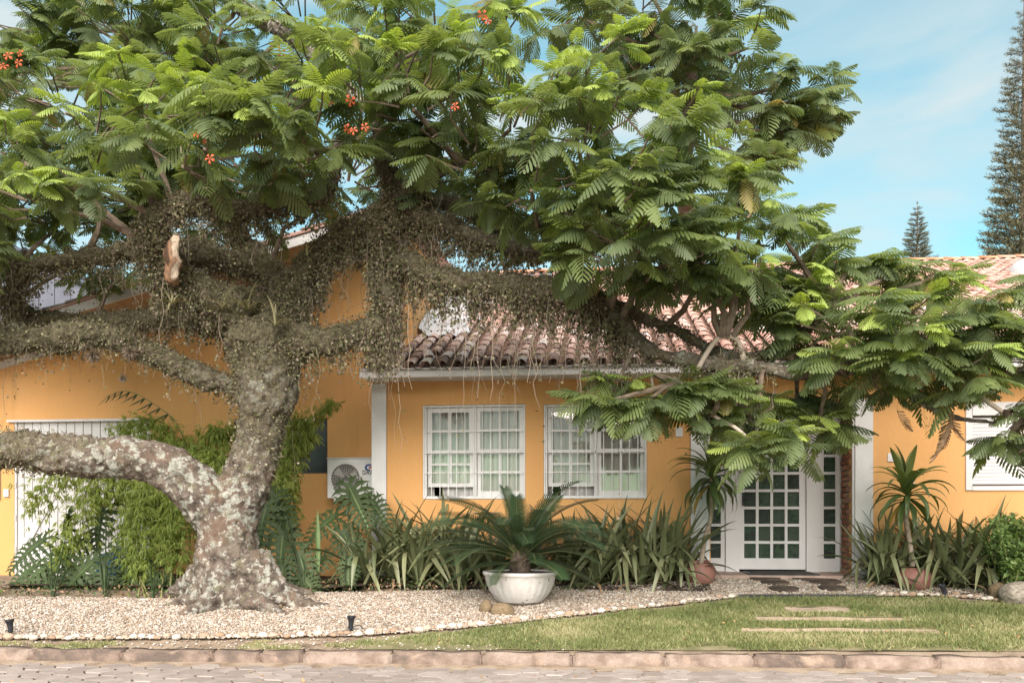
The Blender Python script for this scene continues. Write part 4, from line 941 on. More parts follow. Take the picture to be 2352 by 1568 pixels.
for nm, rows in LIMBS.items():
    q = bez([(*P(r[0], r[1], r[2]), r[3], r[4]) for r in rows], 6)
    pts = [Vector(a[:3]) for a in q]; rad = [max(.012, a[3]) for a in q]
    # uneven course of the limb
    for i, p in enumerate(pts):
        if not nm.startswith('root') and nm not in ('trunk',):
            k = min(1, i / 5); p += noise.noise_vector(p * 2.3) * .05 * k
    if nm == 'trunk':
        pts = [p for p in pts]
    for p, r_, a in zip(pts, rad, q): samples.append((p.copy(), r_, float(np.clip(a[4], 0, 1)), nm))
    mossy = np.clip([a[4] for a in q], 0, 1)
    rad = [r_ * (1 - .10 * m_) * (1 + .26 * m_ * noise.noise(p * 4.1) + .10 * noise.noise(p * 2.1)) for r_, m_, p in zip(rad, mossy, pts)]
    if max(rad) > .05: body.tube(pts, rad, 12)
    else: thin.append(MB().tube(pts, rad, 7))
tmp = bpy.data.objects.new('tmp', body.mesh('tmp', [])); COL.objects.link(tmp)
md = tmp.modifiers.new('r', 'REMESH'); md.mode = 'VOXEL'; md.voxel_size = .023; md.use_smooth_shade = True
ms = tmp.modifiers.new('s', 'SMOOTH'); ms.iterations = 5; ms.factor = .5
dg = bpy.context.evaluated_depsgraph_get(); ev = tmp.evaluated_get(dg); trunk_me = bpy.data.meshes.new_from_object(ev); bpy.data.objects.remove(tmp)
trunk_me.name = 'trunk'
kd = kdtree.KDTree(len(samples))
for i, s in enumerate(samples): kd.insert(s[0], i)
kd.balance()
nv_ = len(trunk_me.vertices); co = np.zeros(nv_ * 3, np.float32); trunk_me.vertices.foreach_get('co', co); co = co.reshape(-1, 3)
no = np.zeros(nv_ * 3, np.float32); trunk_me.vertices.foreach_get('normal', no); no = no.reshape(-1, 3)
mossv = np.zeros(nv_, np.float32); dsp = np.zeros(nv_, np.float32)
for i in range(nv_):
    p = Vector(co[i]); _, j, d = kd.find(p); m_ = samples[j][2]
    mossv[i] = max(0, min(1, m_ * 1.25 - .15 + .35 * noise.noise(p * 6)))
    f_ = noise.noise(p * 4) * .026 + noise.noise(p * 12) * .022 + .014 * noise.noise(p * 30)
    dsp[i] = f_ * (1.25 + .9 * m_) * min(1, samples[j][1] / .12)
co += no * dsp[:, None]
trunk_me.vertices.foreach_set('co', co.ravel())
at = trunk_me.attributes.new('moss', 'FLOAT', 'POINT'); at.data.foreach_set('value', mossv)
trunk_me.materials.clear(); trunk_me.materials.append(M['bark']); trunk_me.update()
world_child('trunk', trunk_me, tree)
for q in thin: q.obj('branch', M['twig_pale'], tree, True)
# broken stub with its bare orange wood
stub_m = mat('torn_wood', [(.08, .045, .03), (.34, .19, .11), (.20, .125, .08), (.52, .42, .32)], scale=5, rough=.9, bump=.8, bscale=30, stretch=(2, 2, .5), pos=(.38, .62), fine=.3)
c = P(397, 598, 9.0); mb = MB()
pts = [P(400, 655, 9.05), P(396, 625, 8.98), P(397, 590, 8.95), P(404, 555, 9.0), P(410, 540, 9.08)]
mb.tube([Vector(a) for a in bez([tuple(q) for q in pts], 5)], [.04, .052, .062, .07, .076, .08, .082, .082, .084, .084, .08, .077, .07, .066, .06, .05, .04, .033, .026, .018, .01], 18)
me = mb.mesh('broken_stub', stub_m, True)
for q in me.vertices: q.co += noise.noise_vector(q.co * 7) * .045 + noise.noise_vector(q.co * 22) * .02
world_child('broken_stub', me, tree)

# ---------------------------------------------------------------- feather leaves
def leaf_template(droop, fold, seed, npair=13, curl=0.0):
    rr = random.Random(seed); V = []; Fq = []
    nr = 5; t0 = .13
    def rach(t): return np.array([t * (1 - .10 * droop * t), curl * t * t, .06 * t - droop * t * t])
    for i in range(nr + 1):
        t = i / nr; p = rach(t); w_ = .011 * (1 - .7 * t)
        V += [p + [0, w_, 0], p + [0, -w_, 0]]
    for i in range(nr): a = 2 * i; Fq.append((a, a + 1, a + 3, a + 2))
    for k in range(npair):
        t = t0 + (1 - t0) * (k / (npair - 1)) ** .95
        ln_ = .36 * (math.sin(math.pi * (.20 + .72 * (k / (npair - 1)))) ** .8) * rr.uniform(.93, 1.05)
        hw = .030 * (1 - .25 * abs(k / (npair - 1) - .4))
        ang = math.radians(66 - 34 * (k / (npair - 1)) ** 1.6)
        for s in (1, -1):
            p = rach(t); d = np.array([math.cos(ang), s * math.sin(ang), 0.0]); nrm = np.array([-s * math.sin(ang), math.cos(ang), 0]) * s
            nrm = np.array([math.sin(ang), -s * math.cos(ang), 0])
            base_ = len(V)
            for j, (q, wq) in enumerate(((.04, .6), (.5, 1.05), (.88, .95), (1.0, .35))):
                z = -fold * q * ln_ - .9 * ln_ * q * q * (.35 + .25 * rr.random())
                c = p + d * ln_ * q + [0, 0, z]
                V += [c + nrm * hw * wq, c - nrm * hw * wq]
            for j in range(3): a = base_ + 2 * j; Fq.append((a, a + 1, a + 3, a + 2))
    return np.array(V), np.array(Fq)
LT_ = [leaf_template(.22, .10, 1, 13, .05), leaf_template(.34, .22, 2, 12, -.08), leaf_template(.48, .35, 3, 13, .0), leaf_template(.15, .02, 4, 12, .10), leaf_template(.62, .30, 5, 11, -.05)]
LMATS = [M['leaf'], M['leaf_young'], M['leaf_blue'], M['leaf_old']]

def pads_to_rosettes(pads, dens, seed):
    """pads: (u, v, ru, rv, y, ry, young) -> rosette list (pos, outward dir, young, pad centre)"""
    rr = random.Random(seed); ros = []; pcs = []
    for (u, v, ru, rv, y, ry, yg) in pads:
        c = P(u, v, y); s = depth(c) / F; a, b, h = ru * s, ry, rv * s
        n = max(4, int(dens * (.42 if ry <= .41 and y < 9.5 else 1) * (a * b + a * h * 1.3) / .5))
        pcs.append((c, a, b, h))
        for _ in range(n):
            while True:
                d = Vector((rr.uniform(-1, 1), rr.uniform(-1, 1), rr.uniform(-1, 1)))
                if .25 < d.length < 1: break
            rad_ = d.length ** .45
            d = d.normalized() * rad_
            p = c + Vector((d.x * a, d.y * b, d.z * h))
            out_ = Vector((d.x, d.y * .9, d.z * .5))
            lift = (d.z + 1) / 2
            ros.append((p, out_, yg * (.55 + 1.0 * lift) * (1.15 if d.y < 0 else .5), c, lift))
    return ros, pcs
def make_crown(ros, Lmin, Lmax, seed, nleaf=(6, 9)):
    rr = np.random.default_rng(seed); rows = []      # (variant, mat, A, T, tint)
    for (p, out_, yg, c, lift) in ros:
        n = rr.integers(*nleaf); ph = rr.uniform(0, 6.28)
        young = rr.random() < yg
        ocl = math.hypot(out_.x, out_.y)
        for k in range(n):
            az = ph + k * 2.4 + rr.normal(0, .2)
            if ocl > .3 and rr.random() < .65:
                oa = math.atan2(out_.y, out_.x); az = oa + rr.normal(0, .95)
            if rr.random() < .18: az = -math.pi / 2 + rr.normal(0, .8)        # towards the street, where the light is
            el = rr.uniform(-.5, .55) - .25 * (1 - lift)
            Ls = rr.uniform(Lmin, Lmax) * (.72 if young else 1)
            var = rr.integers(0, 5)
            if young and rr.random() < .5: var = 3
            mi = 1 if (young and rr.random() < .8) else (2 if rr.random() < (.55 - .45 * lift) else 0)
            if rr.random() < .02: mi = 3; el -= .5; Ls *= .85
            d = np.array([math.cos(az) * math.cos(el), math.sin(az) * math.cos(el), math.sin(el)])
            up = np.array([rr.normal(0, .25), rr.normal(0, .25) - .12, 1.0])
            rows.append((var, mi, d, up, Ls, np.array(p), float(np.clip(rr.normal(.45, .2) + .15 * (lift - .5), 0, 1))))
    return rows
def emit_crown(rows, parent, nobj, name='foliage', objname='leaf'):
    d = np.array([r[2] for r in rows]); up = np.array([r[3] for r in rows]); Fm = frames(d, up)
    Ls = np.array([r[4] for r in rows]); T = np.array([r[5] for r in rows]); var = np.array([r[0] for r in rows]); mi = np.array([r[1] for r in rows]); ti = np.array([r[6] for r in rows])
    pick = set()
    if nobj:
        best = {}
        for i, r in enumerate(rows):
            tip = r[5] + r[2] * r[4] * .5; u, v = proj(*tip)
            if not (10 < u < 2342 and 10 < v < 1100): continue
            key = (int(u // 62), int(v // 40)); dd = depth(tip)
            if key not in best or dd < best[key][0]: best[key] = (dd, i)
        lst = sorted(best.values()); 
        seen = [i for _, i in lst]
        seen.sort(key=lambda i: -rows[i][4] / depth(rows[i][5]))
        pick = set(seen[:nobj])
        meshes = {}
        for i in pick:
            k = (int(var[i]), int(mi[i]))
            if k not in meshes:
                V, Fq = LT_[k[0]]; meshes[k] = np_mesh(objname, V, Fq, LMATS[k[1]], tintv=np.full(len(V), .35 + .1 * k[0] / 4))
            Mx = Matrix([[*(Fm[i][r] * Ls[i]), T[i][r]] for r in range(3)] + [[0, 0, 0, 1]])
            Mx.translation -= parent.location
            link(objname, meshes[k], parent, Mx)
    Vs, Fs, Ms, Ts = [], [], [], []; off = 0
    keep = np.array([i not in pick for i in range(len(rows))])
    for vr in range(5):
        V, Fq = LT_[vr]; idx = np.where(keep & (var == vr))[0]
        if not len(idx): continue
        a, b = replicate(V, Fq, Fm[idx] * Ls[idx][:, None, None], T[idx])
        Vs.append(a); Fs.append(b + off); off += len(a); Ms.append(np.repeat(mi[idx], len(Fq))); Ts.append(np.repeat(ti[idx] + .0, len(V)))
    me = np_mesh(name, np.concatenate(Vs), np.concatenate(Fs), LMATS, np.concatenate(Ms), np.concatenate(Ts))
    o = world_child(name, me, parent); o['kind'] = 'stuff'; return o
PADS = [  # u, v, half width, half height, y, half depth, share of young leaves
 (40, 330, 150, 60, 8.6, .9, .45), (90, 445, 160, 45, 8.3, .7, .5), (220, 300, 170, 60, 8.7, .9, .6), (330, 230, 170, 55, 8.9, .9, .55), (230, 410, 110, 40, 8.2, .6, .5),
 (470, 300, 190, 70, 8.2, .9, .55), (420, 355, 110, 45, 8.0, .6, .3), (610, 330, 170, 65, 8.1, .9, .3), (720, 290, 160, 90, 8.2, .9, .25), (640, 225, 170, 60, 8.4, .9, .45), (830, 200, 160, 90, 8.4, .9, .3),
 (920, 120, 180, 80, 8.8, 1.0, .35), (950, 210, 150, 70, 8.2, .8, .45), (1000, 60, 180, 60, 9.2, 1.0, .4), (1090, 330, 150, 75, 8.4, .9, .2), (1060, 210, 170, 80, 8.4, .9, .35), (1170, 250, 170, 80, 8.2, .9, .35),
 (1220, 380, 170, 95, 8.0, .9, .15), (1350, 300, 190, 85, 8.1, 1.0, .35), (1310, 190, 190, 75, 8.5, 1.0, .35), (1420, 400, 190, 105, 7.9, .9, .18), (1500, 300, 150, 80, 8.3, .9, .35), (1560, 400, 150, 90, 8.2, .9, .25),
 (1450, 500, 170, 70, 8.0, .8, .1), (1430, 560, 130, 30, 7.75, .5, .45), (1550, 560, 130, 40, 7.9, .6, .35), (1640, 560, 160, 70, 8.4, .8, .3), (1700, 480, 130, 60, 8.8, .8, .4), (1790, 500, 130, 55, 9.2, .8, .35), (1850, 555, 110, 45, 9.3, .7, .3), (1690, 610, 80, 30, 8.6, .5, .2), (1410, 622, 90, 24, 8.3, .5, .1), (1540, 628, 110, 24, 8.4, .5, .15), (1640, 640, 80, 24, 8.6, .5, .1), (1590, 580, 110, 30, 9.0, .6, .1), (2480, 620, 110, 60, 9.0, .9, .3), (2560, 780, 140, 90, 8.8, .9, .3), (2450, 930, 90, 70, 8.5, .7, .2), (2620, 600, 150, 90, 9.2, .9, .3), (1330, 480, 110, 60, 8.4, .6, .1),  # crown pads past the right edge are unseen, added to shade the right wall
 
 # right lobe above the door
 (1880, 660, 130, 50, 9.4, .7, .3), (1720, 640, 100, 34, 8.8, .6, .3), (1800, 615, 110, 40, 9.2, .6, .35), (1850, 700, 100, 36, 9.2, .6, .2), (1900, 755, 90, 26, 9.0, .5, .15), (1770, 700, 60, 24, 9.5, .5, .05), (2090, 605, 120, 18, 9.9, .5, .4), (1960, 590, 90, 20, 9.9, .5, .3), (2010, 630, 150, 40, 9.6, .8, .35), (2150, 640, 90, 30, 9.8, .6, .35), (1950, 725, 150, 55, 9.0, .8, .3), (2090, 720, 170, 60, 9.0, .9, .35), (2220, 730, 120, 55, 9.0, .8, .3), (2050, 790, 190, 45, 8.7, .8, .25), (2190, 800, 150, 55, 8.6, .8, .25), (2300, 830, 110, 70, 8.7, .8, .25),
 (1960, 830, 90, 30, 8.8, .5, .3), (2080, 845, 130, 40, 8.7, .6, .05), (2190, 870, 130, 40, 8.7, .6, .05), (2310, 920, 80, 60, 8.5, .6, .15), (2020, 870, 80, 22, 8.9, .4, .0), (2330, 1000, 40, 30, 8.3, .3, .1), (2420, 800, 90, 90, 8.6, .8, .3),
 # small clusters hanging in front of windows and door
 (1420, 868, 55, 10, 8.9, .25, .4), (1395, 915, 60, 10, 8.6, .25, .15), (1500, 880, 90, 22, 8.8, .35, .3), (1480, 918, 80, 14, 8.7, .3, .05), (1590, 900, 80, 26, 8.8, .35, .2), (1650, 885, 65, 20, 9.0, .3, .3), (1640, 945, 50, 12, 8.8, .25, .0), (1740, 1035, 80, 34, 8.55, .35, .15), (1820, 1010, 60, 24, 8.5, .3, .5), (1740, 925, 60, 16, 9.0, .25, .1), (1830, 905, 50, 14, 9.4, .25, .1), (1880, 965, 36, 14, 9.2, .25, .1), 
 # shaded rear of the crown
 (90, 140, 200, 70, 11.2, 1.2, .12), (120, 60, 200, 60, 12, 1.2, .15), (330, 110, 200, 70, 11.8, 1.3, .08), (300, 40, 200, 60, 12.3, 1.3, .1), (500, 60, 180, 70, 11.8, 1.3, .08), (520, 170, 190, 60, 11, 1.1, .08), (700, 50, 170, 60, 11.4, 1.2, .1), (720, 150, 170, 70, 10.8, 1.0, .08), (150, 230, 200, 50, 10.6, 1.0, .1), (380, 200, 200, 50, 10.4, 1.0, .1), (850, 40, 170, 70, 11, 1.2, .12), (1130, 110, 180, 60, 10.4, 1.0, .25), (480, 430, 130, 36, 10.3, .7, .1), (40, 460, 120, 40, 10.6, .7, .1), (330, 330, 160, 50, 10.8, .8, .1), (150, 330, 160, 50, 10.8, .8, .1), (330, 430, 140, 40, 10.3, .8, .1), (210, 420, 130, 40, 10.2, .8, .1), (560, 380, 220, 45, 10.2, .9, .05), (800, 380, 160, 60, 10.0, .9, .05), (980, 330, 140, 80, 9.8, .9, .1), (1150, 460, 180, 55, 9.8, .9, .0), (1290, 510, 140, 40, 9.7, .8, .0), (1480, 500, 150, 50, 9.3, .8, .0),
 (60, 380, 150, 50, 10.2, .8, .1), (130, 500, 160, 40, 10.6, .8, .1), (250, 470, 130, 40, 10.4, .7, .05), (160, 600, 110, 28, 11, .6, .15), (60, 560, 90, 30, 11.2, .6, .1), (280, 620, 60, 16, 11, .4, .1), (-60, 470, 120, 90, 8.8, .9, .4), (-60, 250, 120, 110, 9.4, 1, .35), (-230, 330, 150, 110, 8.8, 1.1, .4), (-240, 480, 150, 90, 8.6, 1.0, .3), (-420, 420, 170, 130, 8.6, 1.2, .3), (-250, 180, 160, 100, 9.8, 1.2, .3), (-120, 600, 110, 50, 8.3, .7, .2), (-300, 640, 140, 60, 8.2, .8, .2), (560, 525, 100, 26, 10.6, .5, .05), (720, 470, 60, 24, 10.2, .4, .1),  # not rear: pads wholly left of the frame, added unseen to shade the left wall
]
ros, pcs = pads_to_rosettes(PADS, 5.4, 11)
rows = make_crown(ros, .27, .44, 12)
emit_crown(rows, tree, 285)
# twigs: pad centre fed from the nearest limb, rosettes fed from their pad
tw = MB(); tw2 = MB()
for (c, a, b, h) in pcs:
    base_ = c - Vector((0, 0, h * .6)); _, j, dd = kd.find(base_)
    s = samples[j][0]
    if dd > 3.2: continue
    mid = s.lerp(base_, .5) + Vector((R.gauss(0, .08), R.gauss(0, .08), R.uniform(-.05, .15)))
    tw.tube([s, s.lerp(mid, .5) + Vector((R.gauss(0, .03), R.gauss(0, .03), 0)), mid, base_], [.038, .032, .026, .018], 6)
for (p, out_, yg, c, lift) in ros:
    b_ = c.lerp(p, .25); b_.z = min(b_.z, p.z) - .12
    m_ = b_.lerp(p, .55) + Vector((R.gauss(0, .04), R.gauss(0, .04), R.uniform(-.08, .02)))
    tw.tube([b_, m_, p], [.013, .010, .006], 4, cap=False)
o = tw.obj('twigs', M['twig'], tree); o['kind'] = 'stuff'
# long bare shoots arching under the crown
for row in ([(415, 338, 8.9), (425, 390, 8.85), (460, 428, 8.8), (520, 438, 8.8), (590, 445, 8.9), (650, 447, 9)], [(500, 385, 8.8), (520, 410, 8.8), (580, 424, 8.8), (650, 430, 8.9), (720, 438, 9.0)], [(590, 440, 9), (640, 400, 8.9), (690, 372, 8.8), (745, 352, 8.7)], [(690, 455, 9), (740, 395, 9), (770, 345, 9)]):
    q = bez([tuple(P(*r)) for r in row], 5); tw2.tube([Vector(a) for a in q], [.013 - .008 * i / len(q) for i in range(len(q))], 6)
tw2.obj('shoots', M['twig_pale'], tree, True)

# one dead sprig hanging brown below the right lobe
dead = [np_mesh('dead_leaf', LT_[4][0] * [1, .5, 1], LT_[4][1], M['dry'], tintv=np.full(len(LT_[4][0]), .3)) for k in range(1)]
for (u, v, s_) in ((2172, 930, .34), (2180, 945, .38), (2188, 935, .33), (2176, 965, .36), (2060, 935, .3), (2184, 985, .28)):
    d = Vector((R.gauss(0, .18), R.gauss(0, .2), -1)).normalized(); Fm_ = frames(np.array([d]), np.array([[R.gauss(0, 1), -1, 0.]]))[0]
    link('dead_leaf', dead[0], tree, Matrix([[*(Fm_[r] * s_), (P(u, v, 8.75) - tree.location)[r]] for r in range(3)] + [[0, 0, 0, 1]]))['label'] = 'withered brown leaf hanging down'
# ---------------------------------------------------------------- flowers
def flower_mesh(k):
    rr = random.Random(k); mb = MB()
    for i in range(5):
        t = 2 * math.pi * i / 5 + rr.uniform(-.15, .15); c, s = math.cos(t), math.sin(t); L_ = rr.uniform(.8, 1)
        def q(r, w_, z): return [(c * r - s * w_, s * r + c * w_, z), (c * r + s * w_, s * r - c * w_, z)]
        v_ = q(.08, .03, 0) + q(.5 * L_, .10, .10) + q(.8 * L_, .27, .06) + q(1.0 * L_, .12, -.12)
        mb.add(v_, [(0, 1, 3, 2), (2, 3, 5, 4), (4, 5, 7, 6)])
    for i in range(6):
        t = rr.uniform(0, 6.28); mb.tube([(0, 0, 0), (.2 * math.cos(t), .2 * math.sin(t), .5)], .015, 3)
    return mb.mesh('flower', M['petal'])
fms = [flower_mesh(k) for k in range(3)]
for (u, v, y, k) in ((805, 232, 7.35, .085), (798, 297, 7.4, .08), (838, 292, 7.4, .07), (812, 300, 7.35, .07), (482, 364, 7.3, .085), (452, 308, 7.4, .07), (470, 325, 7.4, .05), (645, 120, 8.6, .09), (1108, 36, 8.2, .09), (1120, 48, 8.2, .08), (18, 128, 9.2, .11), (42, 145, 9.2, .10), (8, 152, 9.2, .10), (46, 122, 9.2, .08), (1045, 245, 7.5, .07), (760, 238, 7.5, .05)):
    link('flower', fms[R.randrange(3)], tree, Matrix.Translation(P(u, v, y) - tree.location) @ Matrix.Rotation(math.pi / 2 + R.gauss(0, .4), 4, 'X') @ Matrix.Rotation(R.uniform(0, 6), 4, 'Z') @ Matrix.Rotation(R.gauss(0, .4), 4, 'Y') @ Matrix.Scale(k * .62, 4))

# ---------------------------------------------------------------- epiphytes on the limbs
ms_ = [(s, i) for i, s in enumerate(samples) if s[2] > .12 and not s[3].startswith('root')]
wts = np.array([s[1] * s[2] for s, i in ms_]); wts /= wts.sum()
rr = np.random.default_rng(21)
def surf_points(n, extra):
    idx = rr.choice(len(ms_), n, p=wts); pos = np.zeros((n, 3)); nor = np.zeros((n, 3))
    for k, j in enumerate(idx):
        s, i = ms_[j]; nxt = samples[min(i + 1, len(samples) - 1)]
        if nxt[3] != s[3]: nxt = samples[i - 1]
        ax = (nxt[0] - s[0]); pt = s[0] + ax * rr.random(); ax = np.array(ax.normalized())
        r_ = s[1]
        d = rr.normal(size=3); d -= ax * d.dot(ax); d /= np.linalg.norm(d) + 1e-9
        pos[k] = np.array(pt) + d * (r_ * (.80 + .12 * rr.random()) + extra * rr.random() ** 2.2); nor[k] = d
    return pos, nor
nE = 60000
pos, nor = surf_points(nE, .06)
qv = np.array([[0, 0, 0], [.5, .42, .06], [1, 0, 0], [.5, -.42, .06]]); qf = np.array([[0, 1, 2, 3]])
dr = nor * .6 + rr.normal(0, .6, (nE, 3)) + np.array([0, 0, -.35]); up = nor + rr.normal(0, .5, (nE, 3))
sz_ = rr.uniform(.014, .036, nE)
a, b = replicate(qv, qf, frames(dr, up) * sz_[:, None, None], pos)
mi_e = rr.choice(3, nE, p=[.5, .12, .38]); ti_e = np.clip(rr.normal(.5, .25, nE), 0, 1)
# thin grass-like fuzz
nZ = 13000
pos2, nor2 = surf_points(nZ, .03)
fz_v = np.array([[0, .045, 0], [0, -.045, 0], [.6, -.03, .05], [1.0, 0, -.02]]); 
dr2 = nor2 + rr.normal(0, .55, (nZ, 3)) + np.array([0, 0, -.25]); up2 = rr.normal(0, 1, (nZ, 3)); sz2 = rr.uniform(.04, .11, nZ)
A2 = frames(dr2, up2) * sz2[:, None, None]
a2, b2 = replicate(fz_v, np.array([[0, 1, 2, 3]]), A2, pos2)
me = np_mesh('epiphytes', np.concatenate([a, a2]), np.concatenate([b, b2 + len(a)]), M['epi'], np.concatenate([mi_e, rr.choice(3, nZ, p=[.22, .10, .68])]), np.concatenate([np.repeat(ti_e, 4), np.repeat(rr.uniform(0, 1, nZ), 4)]))
o = world_child('epiphytes', me, tree); o['kind'] = 'stuff'
# hanging roots and creepers; dense curtains under the limb above the roof and at the loop left of it
ZONES = {'low_right': (1.5, .42), 'roof_limb': (1.9, .30), 'mid_up': (1.3, .26), 'upper_left': (.9, .17), 'third_left': (.7, .14), 'stub_limb': (1.0, .18), 'arch': (.8, .16), 'second_left': (.6, .14), 'trunk': (.2, .10), 'upright': (.5, .4), 'dark_upper': (.6, .35), 'rear_up': (.5, .3), 'big_left': (.03, .1), 'upright_fork': (.4, .3), 'far_left_up': (.5, .3), 'roof_limb_upper': (.6, .2)}
cand = [(s, i) for s, i in ms_ if s[3] in ZONES]
w2_ = np.array([ZONES[s[3]][0] * s[1] ** .5 * s[2] for s, i in cand]); w2_ /= w2_.sum()
nS = 4200; SEG = 9
Vr, Fr, Tr = [], [], []; Lv, Ld, Lt = [], [], []
off = 0
for j in rr.choice(len(cand), nS, p=w2_):
    s, i = cand[j]; L_ = min(2.1, rr.exponential(ZONES[s[3]][1]) + .06)
    u_, v_ = proj(*s[0])
    if 1250 < u_ < 1420 and s[3] == 'roof_limb': L_ *= 1.35
    if s[3] == 'low_right': L_ *= .38 if u_ < 832 else 1.3
    if 700 < u_ < 1000 and rr.random() > .06: L_ = min(L_, max(.08, s[0].z - P(u_, 835 + 40 * rr.random(), s[0].y).z))
    nxt = samples[min(i + 1, len(samples) - 1)]
    ax = nxt[0] - s[0] if nxt[3] == s[3] else Vector((0, 0, 0))
    p = np.array(s[0] + ax * rr.random()) + np.array([rr.normal(0, .5), rr.normal(0, .5), -.35]) * s[1]
    w_ = rr.uniform(.0018, .0042) * (1.25 if L_ > .6 else 1); yaw = rr.uniform(0, 3.14); ph = rr.uniform(0, 6.28, 2)
    amp = rr.uniform(.012, .05)
    n = SEG
    cx, cy = math.cos(yaw) * w_, math.sin(yaw) * w_
    prev = p
    for k in range(n + 1):
        t = k / n; q = p + np.array([amp * math.sin(5 * t * L_ * 3 + ph[0]) * t ** .5 + .05 * L_ * t * math.cos(ph[1]), amp * math.sin(4 * t * L_ * 3 + ph[1]) * t ** .5, -L_ * t])
        f_ = 1 - .6 * t; Vr += [q + [cx * f_, cy * f_, 0], q - [cx * f_, cy * f_, 0]]
        if k and rr.random() < .62:
            for _ in range(1 + int(rr.random() < .5)):
                Lv.append(q + rr.normal(0, .02, 3)); Ld.append(rr.normal(0, .6, 3) + [0, 0, -.5])
    Fr += [(off + 2 * k, off + 2 * k + 1, off + 2 * k + 3, off + 2 * k + 2) for k in range(n)]; off += 2 * (n + 1)
    Tr += [rr.random() * (1.2 if rr.random() < .25 else .6)] * (2 * (n + 1))
me = np_mesh('hanging_roots', np.array(Vr), np.array(Fr), M['root'], tintv=np.clip(Tr, 0, 1)); o = world_child('hanging_roots', me, tree); o['kind'] = 'stuff'
Lv = np.array(Lv); Ld = np.array(Ld); nL = len(Lv)
a, b = replicate(qv, qf, frames(Ld, rr.normal(0, 1, (nL, 3))) * rr.uniform(.014, .042, nL)[:, None, None], Lv)
me = np_mesh('creeper_leaves', a, b, M['epi'], rr.choice(3, nL, p=[.5, .12, .38]), np.repeat(np.clip(rr.normal(.45, .25, nL), 0, 1), 4)); o = world_child('creeper_leaves', me, tree); o['kind'] = 'stuff'
# ragged hanging masses: clumps of leaves and roots below the mossy limbs
HM = {'mid_up': 1.5, 'roof_limb': 1.7, 'low_right': 1.0, 'upper_left': .7, 'stub_limb': 1.0, 'third_left': .5, 'arch': .6, 'upright': .5}
c3 = [(s, i) for s, i in ms_ if s[3] in HM and s[2] > .5]
w3 = np.array([HM[s[3]] * (2.2 if s[3] == 'low_right' and proj(*s[0])[0] > 832 else (.3 if s[3] == 'low_right' else 1)) for s, i in c3]); w3 /= w3.sum()
cp, cd, cs = [], [], []
for j in rr.choice(len(c3), 620, p=w3):
    s, i = c3[j]; p = np.array(s[0]) + rr.normal(0, .55, 3) * s[1] * [1, 1, .2] - [0, 0, s[1] * .5]; H_ = rr.uniform(.10, .42); ww = rr.uniform(.03, .075)
    for _ in range(int(70 * (H_ / .3))):
        t = rr.random(); cp.append(p + np.array([rr.normal(0, ww * (1 - .6 * t)), rr.normal(0, ww * (1 - .6 * t)), -H_ * t])); cd.append(rr.normal(0, .5, 3) + [0, 0, -.9]); cs.append(rr.uniform(.015, .05))
cp, cd, cs = map(np.array, (cp, cd, cs)); n = len(cp)
a, b = replicate(qv * [1, .8, 1], qf, frames(cd, rr.normal(0, 1, (n, 3))) * cs[:, None, None], cp)
me = np_mesh('hanging_clumps', a, b, M['epi'], rr.choice(3, n, p=[.42, .14, .44]), np.repeat(np.clip(rr.normal(.4, .25, n), 0, 1), 4)); o = world_child('hanging_clumps', me, tree); o['kind'] = 'stuff'
# tufts hanging below the second limb (old moss balls)
for (u, v, y, r_) in ((283, 866, 9.3, .045), (215, 812, 9.2, .08), (300, 806, 9.3, .08)):
    c = np.array(P(u, v, y)); n = 260; d = rr.normal(size=(n, 3)); d[:, 2] -= 1.1; d /= np.linalg.norm(d, axis=1, keepdims=True)
    a, b = replicate(fz_v, np.array([[0, 1, 2, 3]]), frames(d, rr.normal(0, 1, (n, 3))) * rr.uniform(.6, 1.2, n)[:, None, None] * r_ * 1.2, c + d * r_ * .2)
    o = world_child('moss_tuft', np_mesh('moss_tuft', a, b, M['epi'][2], tintv=np.repeat(rr.uniform(.2, 1, n), 4)), tree); o['kind'] = 'stuff'

# ================================================================== TREE BEHIND THE HOUSE
bt = empty('feathery_tree', (X(1600, 15.5), 23.0, 0), label='darker feathery tree standing behind, crown rising against the sky above the roof', cat='tree')
BP = [(1460, 40, 170, 60, 15.0, 1.5, .03), (1600, 60, 130, 60, 15.0, 1.5, .05), (1660, 20, 90, 40, 15.2, 1.2, .08), (1720, 110, 110, 50, 15.0, 1.3, .1), (1560, 170, 170, 70, 15, 1.4, .02), (1720, 220, 160, 60, 15, 1.4, .04), (1830, 190, 95, 40, 15, 1.1, .08), (1880, 225, 55, 30, 15, .8, .08), (1650, 300, 160, 50, 15, 1.2, .0), (1780, 300, 110, 40, 15, 1.0, .02), (1840, 270, 70, 30, 15, .8, .05), (1720, 370, 90, 35, 14.6, .9, .05), (1420, 110, 130, 50, 15, 1.2, .03), (1330, 40, 120, 50, 15, 1.2, .05), (1640, 400, 110, 40, 14.6, 1, .0), (1480, -40, 200, 50, 15.3, 1.2, .05)]
r2, p2 = pads_to_rosettes(BP, 2.1, 31)
rows2 = make_crown(r2, .42, .62, 32, (6, 9))
rows2 = [(r[0], 2 if (r[1] == 0 and i % 3) else r[1], *r[2:]) for i, r in enumerate(rows2)]
emit_crown(rows2, bt, 0)
mb = MB()
root = Vector((X(1600, 15.5), 23.0, 0))
tr = bez([tuple(root), tuple(P(1600, 700, 21)), tuple(P(1570, 420, 17)), tuple(P(1585, 260, 15.5)), tuple(P(1590, 120, 15.2))], 6)
mb.tube([Vector(a) for a in tr], [.28 - .2 * i / len(tr) for i in range(len(tr))], 10); mb.obj('trunk', M['twig'], bt, True)
mb = MB()
hub = [Vector(a) for a in tr[-14:]]
for (c, a, b, h) in p2:
    s = min(hub, key=lambda q: (q - c).length); mb.tube([s, s.lerp(c, .5) + Vector((0, 0, -.15)), c], [.06, .04, .02], 6)
